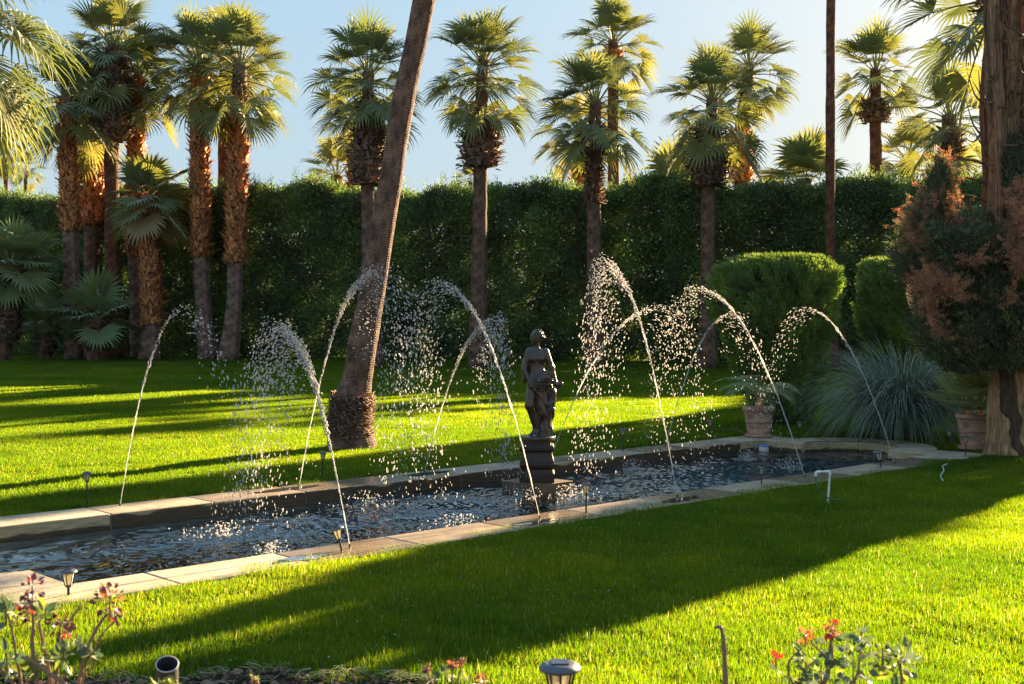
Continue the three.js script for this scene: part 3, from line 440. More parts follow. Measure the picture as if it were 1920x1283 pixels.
// ---------------------------------------------------------------- old cypress on the right
{
  const d = 19.6, b0 = atDepth(1890, 858, d); b0.y = 0;
  const g = thing('cypress_tree', 'old cypress with pale split trunk, dense dark skirt and dead brown branches', 'tree', b0);
  const w = (px, py, dd = 0) => atDepth(px, py, d + dd).sub(b0);
  setSeed(700);
  // trunk with ribs
  M.cypTrunk = std({ color: lin(0.62, 0.47, 0.34), map: T.wood, bumpMap: T.wood, bumpScale: 0.02, roughness: 0.9 });
  M.cypBark = std({ color: lin(0.46, 0.31, 0.24), map: T.wood, bumpMap: T.wood, bumpScale: 0.03, roughness: 0.95 });
  M.cypBarkDark = std({ color: lin(0.2, 0.155, 0.13), map: T.wood, bumpMap: T.wood, bumpScale: 0.03, roughness: 1 });
  const tp = curve([V(0, -0.08, 0), V(0, 0.15, 0), V(0, 0.6, 0), V(0.02, 1.2, 0), V(0.04, 2, 0), V(0.05, 3.4, 0)], 30);
  const ribs = (i, a, len) => 1 + 0.09 * Math.sin(a * 5 + len * 0.4) + 0.05 * Math.sin(a * 11 + len) + (len < 0.5 ? (0.5 - len) * 0.5 * (0.5 + 0.5 * Math.sin(a * 4 + 1)) : 0) + nz(Math.cos(a) * 2, len * 2, Math.sin(a) * 2) * 0.1;
  mesh('trunk', tubeGeo(tp, (u) => lerp(0.30, 0.24, u), 28, { wob: ribs, uvs: 1 }), M.cypTrunk, g);
  // dark charred bark strip left on the trunk, a thin shell a little proud of it
  { const bm = new MB(), rows = []; for (let i = 0; i <= 24; i++) { const y = lerp(-0.05, 1.45, i / 24), row = []; const c0 = -0.55 + 0.9 * Math.pow(1 - y / 1.45, 1.5) + nz(y * 5) * 0.25, hw = 0.5 * (0.45 + 0.55 * sstep(0, 0.9, y)) + nz(y * 7, 4) * 0.18; for (let k = 0; k <= 8; k++) { const a = c0 + hw * (k / 4 - 1), edge = (k === 0 || k === 8) ? -0.02 : 0.012; const ai = Math.PI / 2 - a; const len = y + 0.08; const aa = a; const r = (lerp(0.30, 0.24, clamp(y / 3.4)) * ribs(0, tubeAngle(aa), len)) + edge; row.push(bm.v(Math.sin(a) * r, y, Math.cos(a) * r, a, y)); } rows.push(row); } for (let i = 0; i < 24; i++) for (let k = 0; k < 8; k++) bm.q(rows[i][k], rows[i][k + 1], rows[i + 1][k + 1], rows[i + 1][k]); tag(mesh('bark', bm.geo(), M.cypBarkDark, g), 'dark weathered bark strip'); }
  function tubeAngle(a) { return Math.atan2(-Math.cos(a), Math.sin(a)); }   // world angle of the front to the tube's own
  // bare upper stems with peeling bark
  const stems = [[1870, 300, 1862, 100, 1858, -60, 0.13], [1893, 330, 1892, 120, 1888, -80, 0.2], [1925, 330, 1922, 120, 1915, -80, 0.2], [1955, 320, 1960, 100, 1965, -80, 0.16], [1848, 330, 1842, 200, 1852, 70, 0.05]];
  stems.forEach(([a, b, c, e, f, h, r], k) => mesh('stem', tubeGeo(curve([V(0.03, 1.9, -0.05), w(a, b + 120, (k % 3 - 1) * 0.15), w(a, b, (k % 3 - 1) * 0.2), w(c, e, (k % 3 - 1) * 0.25), w(f, h, (k % 3 - 1) * 0.25)], 26), (u) => lerp(r * 1.1, r * 0.8, u), 14, { wob: (i, an, len) => 1 + 0.13 * Math.sin(an * 4 + len * 0.8 + k) + 0.1 * nz(an * 2, len * 2.5, k), uvs: 1 }), M.cypBark, g));
  for (let k = 0; k < 70; k++) { const st = stems[k % 4], a = rr(-2.6, 2.6), f0 = rr(-0.1, 0.75), L = rr(0.15, 0.4), r = st[6] * 1.16, pts = [], ww = []; for (let j = 0; j <= 8; j++) { const f = f0 + L * j / 8, py = lerp(st[1] + 60, st[5], clamp(f)), pxl = f < 0.5 ? lerp(st[0], st[2], f * 2) : lerp(st[2], st[4], f * 2 - 1), c = w(pxl, py, (stems.indexOf(st) % 3 - 1) * 0.2), an = a + nz(j * 0.4, k) * 0.3; pts.push(c.add(V(Math.sin(an) * r, 0, Math.cos(an) * r))); ww.push(0.004 + 0.02 * Math.sin(Math.PI * (j + 0.5) / 9) * (0.5 + 0.5 * h2(k, 3, 1))); } mesh('bark_strip', tubeGeo(pts, ww, 5), k % 3 ? M.cypBark : M.cypTrunk, g); }
  for (let k = 0; k < 90; k++) { const px = rr(1835, 1960), py = rr(-10, 330), p = w(px, py, -rr(0.15, 0.5)), q = p.clone().add(V(rr(-0.45, 0.25), rr(-0.1, 0.5), rr(0, 0.35))), m = p.clone().lerp(q, 0.5).add(V(0, rr(-0.12, 0.05), 0)); mesh('dead_twig', tubeGeo(curve([p, m, q], 6), (u) => lerp(0.02, 0.005, u), 5), k % 2 ? M.cypBark : M.cypTrunk, g); }
  // foliage skirt
  const spray = plume(60, 0.34, 0.14, 0.075, 0.017, 710), ms = [], cs = [], dm = [], dc = [];
  const prof = [[692, 95], [662, 130], [620, 140], [560, 145], [500, 170], [450, 172], [425, 150], [410, 110]];     // py, half width in px
  const halfW = (py) => { for (let k = 0; k < prof.length - 1; k++) if (py <= prof[k][0] && py >= prof[k + 1][0]) { const f = (prof[k][0] - py) / (prof[k][0] - prof[k + 1][0]); return lerp(prof[k][1], prof[k + 1][1], f); } return 0; };
  for (let k = 0; k < 4600; k++) {
    const py = 690 - Math.pow(rnd(), 0.95) * 278, hw = halfW(py) / FPX * d, a = rr(0, 6.283), lump = 1 + nz(Math.cos(a) * 2.3, py * 0.012, Math.sin(a) * 2.3) * 0.24 + nz(Math.cos(a) * 6, py * 0.03, Math.sin(a) * 6) * 0.14, r = hw * lump * (1 - Math.pow(rnd(), 2.2) * 0.75) * 0.97;
    const y = w(1890, py).y, x = Math.sin(a) * r - 0.1, z = Math.cos(a) * r * 0.95;
    if (py < 462 && x > -0.62 && x < 0.06) continue;
    const q = qE(rr(0.0, 0.9), a + gauss() * 0.4, gauss() * 0.4), s = rr(0.7, 1.25), bk = rr(0.5, 1.5) * (1 + 0.9 * nz(x * 2.2, y * 2.2, z * 2.2));
    ms.push(M4(V(x, y - 0.1, z), q, s)); cs.push(rnd() < 0.08 ? lin(bk * 3.2, bk * 1.9, bk * 1.4) : lin(bk, bk * rr(0.9, 1.1), bk));
  }
  for (const [cx, cy, rx, ry, n, fz] of [[1762, 378, 24, 66, 230, 0.2], [1918, 350, 30, 75, 320, 0.3], [1945, 365, 40, 60, 260, 0.3], [1735, 425, 30, 36, 150, 0.2]]) for (let k = 0; k < n; k++) { const o = rdir().multiplyScalar(Math.cbrt(rnd())), p = w(cx + o.x * rx, cy + o.y * ry, o.z * rx / FPX * d - fz), bk = rr(0.6, 1.35); ms.push(M4(p, qE(rr(0, 0.6), rr(0, 6.283), gauss() * 0.4), rr(0.6, 1.05))); cs.push(lin(bk, bk, bk)); }
  M.cyp = leafMat(lin(0.07, 0.085, 0.034), 0.28, { vertexColors: true }); M.cypDead = leafMat(lin(0.47, 0.20, 0.095), 0.4, { vertexColors: true });
  inst('foliage', spray, M.cyp, ms, g, cs);
  // dead branches: clumps of brown sprays with twigs
  const clumps = [[1738, 396, 20, 0.3], [1714, 412, 16, 0.3], [1722, 440, 14, 0.4], [1758, 366, 18, 0.3], [1772, 335, 15, 0.2], [1773, 300, 9, 0.2], [1790, 395, 18, 0.5], [1812, 425, 14, 0.8], [1748, 452, 13, 0.6], [1722, 535, 15, 0.6], [1752, 512, 12, 0.9], [1778, 530, 13, 1.1], [1795, 548, 9, 1.2], [1745, 560, 9, 0.8], [1750, 592, 7, 0.8], [1765, 622, 4, 0.9], [1908, 385, 15, 1.2], [1914, 425, 15, 1.3], [1903, 465, 11, 1.4], [1918, 345, 14, 1.0], [1898, 555, 6, 1.35], [1914, 505, 9, 1.4], [1832, 488, 6, 1.3], [1940, 420, 20, 1.3]];
  for (const [px, py, R, fwd] of clumps) {
    const c = w(px, py, -fwd), rad = R / FPX * d, root = V(lerp(c.x, 0, 0.75), c.y - 0.1, lerp(c.z, 0, 0.75));
    mesh('dead_branch', tubeGeo(curve([root, c.clone().lerp(root, 0.5).add(V(0, 0.06, 0)), c], 8), (u) => lerp(0.028, 0.006, u), 5), M.cypBark, g);
    for (let k = 0; k < R * 3.4; k++) { const o = rdir().multiplyScalar(rad * 1.3 * Math.cbrt(rnd())); o.y -= Math.abs(gauss()) * rad * 0.35; dm.push(M4(c.clone().add(o), qE(rr(0.6, 2.4), rr(0, 6.283), gauss() * 0.5), rr(0.35, 0.75))); const k2 = rr(0.6, 1.4); dc.push(lin(k2, k2 * rr(0.8, 1.1), k2 * rr(0.8, 1.1))); }
  }
  tag(inst('dead_foliage', plume(60, 0.42, 0.085, 0.055, 0.011, 711), M.cypDead, dm, g, dc), 'rust-brown dead cypress foliage');
}
// ---------------------------------------------------------------- clipped shrubs
M.thuja = leafMat(lin(0.17, 0.25, 0.03), 0.4, { vertexColors: true });
const thujaSpray = plume(44, 0.24, 0.11, 0.06, 0.024, 720);
function clipped(label, d, cx, prof, sd, n, baseY) {               // prof: [py, left px, right px] from the top down
  setSeed(sd); const b0 = atDepth(cx, baseY, d); b0.y = 0; const g = thing('clipped_shrub', label, 'shrub', b0), ms = [], cs = [];
  const P = (py) => { for (let k = 0; k < prof.length - 1; k++) if (py >= prof[k][0] && py <= prof[k + 1][0]) { const f = (py - prof[k][0]) / (prof[k + 1][0] - prof[k][0]); return [lerp(prof[k][1], prof[k + 1][1], f), lerp(prof[k][2], prof[k + 1][2], f)]; } return [cx, cx]; };
  const y0 = prof[0][0], y1 = prof[prof.length - 1][0];
  for (let k = 0; k < n; k++) {
    const top = rnd() < 0.2, py = top ? y0 + Math.pow(rnd(), 2) * 14 : lerp(y0, y1, Math.pow(rnd(), 1.1)), [l, r] = P(py), hw = (r - l) / 2 * 0.93 / FPX * d, mid = ((l + r) / 2 - cx) / FPX * d, a = rr(0, 6.283);
    const rad = top ? Math.sqrt(rnd()) : 1 - Math.pow(rnd(), 2.5) * 0.7, lump = 1 + nz(Math.cos(a) * 2.5, py * 0.02, Math.sin(a) * 2.5 + sd) * 0.16;
    const p = V(mid + Math.sin(a) * hw * rad * lump, atDepth(cx, py, d).y - 0.14, Math.cos(a) * hw * rad * lump * 0.9), bk = rr(0.6, 1.4) * (1 + 0.8 * nz(p.x * 2.5, p.y * 2.5, p.z * 2.5 + sd));
    ms.push(M4(p, qE(rr(0, 0.9) * rad, a + gauss() * 0.5, gauss() * 0.3), V(rr(0.8, 1.2), rr(0.8, 1.35), rr(0.8, 1.2)))); cs.push(lin(bk * rr(0.85, 1.15), bk, bk * rr(0.8, 1.1)));
  }
  inst('foliage', thujaSpray, M.thuja, ms, g, cs);
  for (let k = 0; k < 4; k++) mesh('trunk', tubeGeo(curve([V(rr(-0.12, 0.12), -0.06, rr(-0.1, 0.1)), V(rr(-0.15, 0.15), 0.5, rr(-0.1, 0.1)), V(rr(-0.3, 0.3), 1.6, rr(-0.3, 0.3))], 8), (u) => lerp(0.07, 0.03, u), 7), M.cypBark, g);
}
clipped('bright green clipped shrub flaring to a flat broad top behind the potted palm', 25.5, 1462, [[492, 1390, 1540], [505, 1345, 1562], [530, 1333, 1572], [580, 1336, 1568], [620, 1352, 1552], [660, 1372, 1540], [700, 1385, 1535], [740, 1408, 1530], [775, 1420, 1512], [792, 1432, 1500]], 731, 7600, 792);
clipped('bright green clipped shrub partly hidden behind the cypress and the tall ornamental grass', 28, 1672, [[495, 1630, 1730], [510, 1616, 1742], [560, 1610, 1745], [620, 1622, 1735], [680, 1640, 1715], [750, 1650, 1700], [775, 1655, 1690]], 732, 5000, 775);
{ // second cypress just outside the frame: its shadow joins that of the old one across the near lawn
  setSeed(751); const b0 = atDepth(2045, 858, 19.6); b0.y = 0; const g = thing('cypress_tree', 'broad cypress just outside the right edge of the picture beside the old one', 'tree', b0), ms = [];
  mesh('trunk', tubeGeo([V(0, -0.05, 0), V(0, 2, 0), V(0, 5.5, 0)], [0.26, 0.2, 0.06], 12), M.cypBark, g);
  for (let k = 0; k < 1900; k++) { const f = rnd(), y = lerp(1.25, 4.2, f), R = 0.46 * Math.sqrt(Math.max(0, 1 - Math.pow(f * 1.6 - 0.6, 4) * 0.7)), a = rr(0, 6.283), r = R * (1 + nz(Math.cos(a) * 2, y, Math.sin(a) * 2) * 0.3) * (1 - Math.pow(rnd(), 2) * 0.7); ms.push(M4(V(Math.sin(a) * r, y, Math.cos(a) * r), qE(rr(0, 0.7), a, 0), rr(0.8, 1.3))); }
  inst('foliage', thujaSpray, M.cyp, ms, g); }
{ // tall columnar conifer outside the frame on the right: its long shadow crosses the lawn beyond the pool
  setSeed(750); const b0 = V(20.2, 0, -46), g = thing('cypress_tree', 'tall columnar cypress outside the right side of the picture', 'tree', b0), ms = [];
  mesh('trunk', tubeGeo([V(0, -0.05, 0), V(0, 6, 0), V(0, 13, 0)], [0.3, 0.2, 0.05], 10), M.cypBark, g);
  for (let k = 0; k < 2600; k++) { const y = 0.8 + 13.4 * rnd(), R = 1.35 * Math.pow(1 - (y - 0.8) / 13.6, 0.45) * Math.min(1, 0.5 + y / 4), a = rr(0, 6.283), r = R * (1 - Math.pow(rnd(), 2) * 0.7); ms.push(M4(V(Math.sin(a) * r, y, Math.cos(a) * r), qE(rr(0, 0.4), a, 0), rr(1.3, 2))); }
  inst('foliage', thujaSpray, M.cyp, ms, g); }
// ---------------------------------------------------------------- ornamental grass clump
{
  setSeed(740); const d = 22.6, b0 = atDepth(1692, 818, d); b0.y = 0; const g = thing('pampas_grass', 'big arching grey-green ornamental grass clump with one pale plume', 'ornamental grass', b0);
  const b = new MB();
  for (let k = 0; k < 3000; k++) {
    const a = rr(0, 6.283), r0 = 0.42 * Math.sqrt(rnd()), L = rr(1.3, 2.35), out = rr(0.2, 1.5) * Math.sqrt(rnd() + 0.15), x0 = Math.cos(a) * r0, z0 = Math.sin(a) * r0, az = a + gauss() * 0.5, wv = rr(0.004, 0.009);
    let p = V(x0, 0, z0), dir = V(Math.cos(az) * out * 0.6, 1, Math.sin(az) * out * 0.6).normalize(); const rows = [], N = 7, q = rnd(), col = q < 0.07 ? [0.34, 0.28, 0.14] : q < 0.4 ? [0.17, 0.215, 0.13] : [0.115, 0.17, 0.11], sv = V(-Math.sin(az), 0, Math.cos(az));
    for (let j = 0; j <= N; j++) { const ww = wv * (1 - Math.pow(j / N, 3)) + 0.0006; rows.push([b.v(p.x - sv.x * ww, p.y, p.z - sv.z * ww, 0, j / N, col), b.v(p.x + sv.x * ww, p.y, p.z + sv.z * ww, 1, j / N, col)]); p = p.clone().addScaledVector(dir, L / N); if (p.y < 0.03) p.y = 0.03; dir.add(V(Math.cos(az) * 0.1, -0.32 * (0.4 + j / N) * (0.6 + out), Math.sin(az) * 0.1)).normalize(); }
    for (let j = 0; j < N; j++) b.q(rows[j][0], rows[j][1], rows[j + 1][1], rows[j + 1][0]);
  }
  mesh('blades', b.geo(), leafMat(lin(1, 1, 1), 0.3, { vertexColors: true, clearcoat: 0.3, clearcoatRoughness: 0.4 }), g, 'stuff');
  const w = (px, py) => atDepth(px, py, d - 0.5).sub(b0), sp = curve([V(0.25, 0.1, 0.2), w(1728, 690), w(1718, 620), w(1709, 575)], 14);
  const st = mesh('plume_stalk', tubeGeo(sp, (u) => lerp(0.014, 0.008, u), 6), std({ color: lin(0.42, 0.30, 0.14), roughness: 0.8 }), g);
  const pb = new MB(), c0 = w(1709, 580), c1 = w(1704, 536); for (let k = 0; k < 700; k++) { const f = rnd(), p = c0.clone().lerp(c1, f), r = 0.05 * Math.sin(Math.PI * clamp(f * 0.85 + 0.12)), a = rr(0, 6.283), dd = V(Math.cos(a) * 0.6, 1, Math.sin(a) * 0.6).normalize(); leafShape(pb, p.addScaledVector(V(Math.cos(a), 0, Math.sin(a)), r * rnd()), dd, dd.clone().cross(rdir()).normalize(), rr(0.03, 0.08), 0.004, 0); }
  mesh('plume', pb.geo(), leafMat(lin(0.55, 0.43, 0.30), 0.4), st);
}
console.log('trees done');

// ---------------------------------------------------------------- statue on its pedestal
function surfaceNets(f, lo, hi, cell) {                              // smooth surface of f < 0
  const n = [0, 1, 2].map((k) => Math.ceil((hi[k] - lo[k]) / cell) + 1), [nx, ny, nzz] = n, F = new Float32Array(nx * ny * nzz), id = (i, j, k) => i + nx * (j + ny * k);
  for (let k = 0; k < nzz; k++) for (let j = 0; j < ny; j++) for (let i = 0; i < nx; i++) F[id(i, j, k)] = f(lo[0] + i * cell, lo[1] + j * cell, lo[2] + k * cell);
  const vid = new Int32Array(nx * ny * nzz).fill(-1), b = new MB(), E = [[0, 1], [2, 3], [4, 5], [6, 7], [0, 2], [1, 3], [4, 6], [5, 7], [0, 4], [1, 5], [2, 6], [3, 7]];
  for (let k = 0; k < nzz - 1; k++) for (let j = 0; j < ny - 1; j++) for (let i = 0; i < nx - 1; i++) {
    const c = [0, 1, 2, 3, 4, 5, 6, 7].map((q) => F[id(i + (q & 1), j + (q >> 1 & 1), k + (q >> 2))]); let s = 0; c.forEach((v) => { if (v < 0) s++; }); if (s === 0 || s === 8) continue;
    let x = 0, y = 0, z = 0, m = 0; for (const [a, e] of E) if ((c[a] < 0) !== (c[e] < 0)) { const t = c[a] / (c[a] - c[e]); x += lerp(a & 1, e & 1, t); y += lerp(a >> 1 & 1, e >> 1 & 1, t); z += lerp(a >> 2, e >> 2, t); m++; }
    vid[id(i, j, k)] = b.v(lo[0] + (i + x / m) * cell, lo[1] + (j + y / m) * cell, lo[2] + (k + z / m) * cell, i * 0.1, j * 0.1);
  }
  for (let k = 1; k < nzz - 1; k++) for (let j = 1; j < ny - 1; j++) for (let i = 1; i < nx - 1; i++) {
    const a = F[id(i, j, k)] < 0;
    const quad = (p, q, r, s, flip) => { const A = vid[p], B = vid[q], C = vid[r], D = vid[s]; if (A < 0 || B < 0 || C < 0 || D < 0) return; flip ? b.q(A, D, C, B) : b.q(A, B, C, D); };
    if (a !== F[id(i + 1, j, k)] < 0) quad(id(i, j - 1, k - 1), id(i, j, k - 1), id(i, j, k), id(i, j - 1, k), !a);
    if (a !== F[id(i, j + 1, k)] < 0) quad(id(i - 1, j, k - 1), id(i - 1, j, k), id(i, j, k), id(i, j, k - 1), !a);
    if (a !== F[id(i, j, k + 1)] < 0) quad(id(i - 1, j - 1, k), id(i, j - 1, k), id(i, j, k), id(i - 1, j, k), !a);
  }
  return b.geo();
}
const cap = (x, y, z, c) => { const [ax, ay, az, ar, bx, by, bz, br] = c, ux = bx - ax, uy = by - ay, uz = bz - az, px = x - ax, py = y - ay, pz = z - az, h = clamp((px * ux + py * uy + pz * uz) / (ux * ux + uy * uy + uz * uz)); return Math.hypot(px - ux * h, py - uy * h, pz - uz * h) - lerp(ar, br, h); };
const ell = (x, y, z, cx, cy, cz, rx, ry, rz) => { const k = Math.hypot((x - cx) / rx, (y - cy) / ry, (z - cz) / rz); return (k - 1) * Math.min(rx, ry, rz); };
const smin = (a, b, k) => { const h = Math.max(k - Math.abs(a - b), 0) / k; return Math.min(a, b) - h * h * k * 0.25; };
{
  const c0 = pool(0.93, -0.5, WATER), g = thing('statue', 'dark bronze statue of a draped woman on a stepped square pedestal in the pool', 'statue', V(c0.x, -0.9, c0.z));
  g.rotation.y = 0;
  const L = c0.clone(); const lift = 0.9;
  // pedestal: square mouldings, a lathe of four sides with corners along the pool's diagonal
  const rs = Math.SQRT1_2, sq = (pts) => { const gm = new THREE.LatheGeometry(pts.map(([r, y]) => new THREE.Vector2(r, y)), 4).toNonIndexed(); gm.computeVertexNormals(); return gm; };
  const turn = YAW + Math.PI / 4 - Math.PI / 4;
  const slab = mesh('plinth_slab', new RoundedBoxGeometry(0.66, 0.8, 0.66, 2, 0.008), M.plinth, g); slab.position.y = 0.475; slab.rotation.y = YAW; slab.scale.y = 1;
  const yTop = 0.875;                                                // top of the slab in the group's own axes (a little above the water)
  const px = 1 / 148, prof = [[0, 0], [47, 0], [47.5, 1], [47.5, 17], [46, 19], [43, 20], [42, 24], [43, 27], [46, 29], [47, 34], [46, 42], [43, 48], [41, 54], [40.5, 58], [42, 60], [45, 61], [46, 63], [46, 69], [44, 71], [38, 72], [37, 74], [37, 83], [36, 85], [0, 85]].map(([r, y]) => [r * px, y * px]);
  const pd = mesh('pedestal', sq(prof), M.pedestal, g); pd.position.y = yTop - 0.003; pd.rotation.y = YAW;
  const yS = yTop + 85 * px - 0.006;                               // where the feet stand
  // figure; x to the viewer's right, y up from the pedestal top, z towards the camera
  const body = [
    [-0.02, 1.16, 0, 0.035, 0.002, 1.24, 0.005, 0.034],             // neck
    [-0.11, 1.135, 0, 0.042, -0.17, 0.9, 0.02, 0.032], [-0.17, 0.9, 0.02, 0.031, -0.085, 0.7, 0.11, 0.021],
    [0.115, 1.135, -0.01, 0.042, 0.195, 0.92, 0.0, 0.032], [0.195, 0.92, 0, 0.03, 0.238, 0.755, 0.05, 0.021],
    [-0.045, 0.75, 0.01, 0.085, -0.105, 0.43, 0.085, 0.055], [-0.105, 0.43, 0.085, 0.052, -0.02, 0.1, -0.03, 0.028], [-0.02, 0.1, -0.03, 0.028, -0.095, 0.025, 0.05, 0.022],
    [0.05, 0.75, 0, 0.092, 0.03, 0.42, 0.03, 0.06], [0.03, 0.42, 0.03, 0.055, 0.015, 0.08, 0, 0.033], [0.015, 0.06, 0, 0.034, 0.01, 0.022, 0.1, 0.022],
  ];
  const hands = []; const hand = (wx, wy, wz, dx, dy, dz, sx) => { const n = Math.hypot(dx, dy, dz); dx /= n; dy /= n; dz /= n; hands.push([wx, wy, wz, 0.019, wx + dx * 0.05, wy + dy * 0.05, wz + dz * 0.05, 0.021]); for (let k = 0; k < 4; k++) { const o = (k - 1.5) * 0.012, l = [0.035, 0.042, 0.04, 0.032][k], bx = wx + dx * 0.05 + sx * o, by = wy + dy * 0.05, bz = wz + dz * 0.05 + o * 0.3, mx = bx + dx * l, my = by + dy * l - 0.004, mz = bz + dz * l; hands.push([bx, by, bz, 0.008, mx, my, mz, 0.0072]); hands.push([mx, my, mz, 0.0072, mx + dx * l * 0.6, my + dy * l * 0.7 - 0.012, mz - 0.012, 0.006]); } hands.push([wx + dx * 0.015, wy + dy * 0.015, wz + dz * 0.015, 0.009, wx + dx * 0.05 - sx * 0.034, wy + dy * 0.05, wz + dz * 0.05 + 0.01, 0.007]); };
  hand(-0.085, 0.7, 0.11, 0.55, -0.75, 0.2, 1); hand(0.238, 0.755, 0.05, 0.35, -0.9, 0.3, -1);
  const fold = (x, y, z) => { const k = sstep(0.6, 0.75, y), a = x * 15 + y * lerp(3.5, 16, k), n = nz(a + nz(x * 6, y * 5, z * 6) * 1.3, y * lerp(2.2, 9, k), z * 15); return 0.05 * Math.abs(n) - 0.016 + 0.02 * Math.abs(nz(a * 2.1, y * 5, z * 26)); };
  const F = (x, y, z) => {
    let dd = ell(x, y, z, 0.0, 1.05, 0, 0.112, 0.135, 0.076); dd = smin(dd, ell(x, y, z, -0.01, 0.9, 0.005, 0.083, 0.13, 0.066), 0.06); dd = smin(dd, ell(x, y, z, 0.015, 0.78, 0, 0.118, 0.12, 0.09), 0.06);
    dd = smin(dd, ell(x, y, z, -0.055, 1.04, 0.065, 0.045, 0.045, 0.04), 0.03); dd = smin(dd, ell(x, y, z, 0.055, 1.04, 0.065, 0.045, 0.045, 0.04), 0.03);
    for (const c of body) { const q = cap(x, y, z, c); if (q < 0.2) dd = smin(dd, q, 0.035); }
    for (const c of hands) { const q = cap(x, y, z, c); if (q < 0.05) dd = smin(dd, q, 0.008); }
    // drapery round the hips, swept to the viewer's right and falling over the support
    let dr = ell(x, y, z, 0.035, 0.765, 0.01, 0.142, 0.095, 0.115); dr = smin(dr, cap(x, y, z, [-0.08, 0.7, 0.1, 0.04, 0.13, 0.83, 0.06, 0.05]), 0.05); dr = smin(dr, cap(x, y, z, [0.01, 0.68, 0.08, 0.06, 0.06, 0.34, 0.05, 0.04]), 0.06); dr = smin(dr, cap(x, y, z, [0.12, 0.72, 0.02, 0.07, 0.14, 0.32, 0, 0.068]), 0.06); dr = smin(dr, cap(x, y, z, [0.14, 0.35, 0, 0.068, 0.125, 0.0, 0.0, 0.085]), 0.06); dr = smin(dr, cap(x, y, z, [0.19, 0.62, 0.03, 0.05, 0.2, 0.48, 0.03, 0.04]), 0.03); dr = smin(dr, cap(x, y, z, [0.16, 0.45, 0.06, 0.05, 0.19, 0.38, 0.05, 0.045]), 0.03);
    dr = smin(dr, cap(x, y, z, [-0.15, 1.0, -0.03, 0.045, -0.17, 0.75, -0.02, 0.03]), 0.04);
    dd = smin(dd, dr + fold(x, y, z), 0.02);
    // shell-like bowl held at the right hip
    dd = smin(dd, Math.max(ell(x, y, z, 0.27, 0.715, 0.05, 0.07, 0.055, 0.06), -ell(x, y, z, 0.275, 0.745, 0.065, 0.055, 0.05, 0.05)), 0.012);
    // round base
    dd = smin(dd, Math.max(Math.hypot(x - 0.02, z - 0.01) - 0.215 - nz(x * 9, z * 9) * 0.02, Math.abs(y - 0.0) - 0.022), 0.02);
    return dd;
  };
  const fig = mesh('figure', surfaceNets(F, [-0.27, -0.03, -0.26], [0.37, 1.27, 0.26], 0.0085), M.bronze, g); fig.position.y = yS;
  // head turned to the viewer's left; u = towards the face
  const hx = -0.012, hy = 1.315, ca = Math.cos(2.75), sa = Math.sin(2.75);
  const HF = (x, y, z) => {
    const X = x - hx, Y = y - hy, Z = z - 0.012, u = X * ca + Z * sa * 0.999, w = -X * sa + Z * ca;       // u forward, w sideways
    let q = ell(u, Y, w, -0.008, 0.022, 0, 0.08, 0.075, 0.063); q = smin(q, ell(u, Y, w, 0.022, -0.03, 0, 0.05, 0.062, 0.046), 0.03);
    q = smin(q, cap(u, Y, w, [0.066, 0.012, 0, 0.006, 0.085, -0.022, 0, 0.011]), 0.014);                 // nose
    q = smin(q, cap(u, Y, w, [0.062, 0.026, -0.03, 0.007, 0.062, 0.026, 0.03, 0.007]), 0.014);         // brow
    for (const s of [-1, 1]) { q = Math.max(q, -(Math.hypot(u - 0.078, Y - 0.01, w - s * 0.024) - 0.0125)); q = Math.min(q, Math.hypot(u - 0.06, Y - 0.009, w - s * 0.024) - 0.0095); q = smin(q, ell(u, Y, w, -0.005, -0.008, s * 0.063, 0.018, 0.024, 0.008), 0.006); }
    q = smin(q, cap(u, Y, w, [0.064, -0.046, -0.013, 0.006, 0.064, -0.046, 0.013, 0.006]), 0.004); q = smin(q, cap(u, Y, w, [0.062, -0.056, -0.011, 0.007, 0.062, -0.056, 0.011, 0.007]), 0.004); q = smin(q, Math.hypot(u - 0.056, Y + 0.082, w) - 0.014, 0.016);
    let hr = ell(u, Y, w, -0.02, 0.034, 0, 0.086, 0.078, 0.073); hr = Math.max(hr, u - 0.052 - Y * 0.25); hr = smin(hr, ell(u, Y, w, -0.098, -0.005, 0, 0.038, 0.034, 0.036), 0.02); hr += 0.0045 * Math.sin(u * 150 + Math.sin(Y * 90) * 2) + 0.003 * Math.sin(Y * 170 + w * 60);
    q = smin(q, hr, 0.008); q = smin(q, cap(x, y, z, [-0.004, 1.2, 0.004, 0.038, -0.006, 1.28, 0.008, 0.036]), 0.03); return q;
  };
  const hd = mesh('head', surfaceNets(HF, [-0.16, 1.17, -0.13], [0.14, 1.44, 0.15], 0.0042), M.bronze, g); hd.position.y = yS;
}
console.log('statue done');
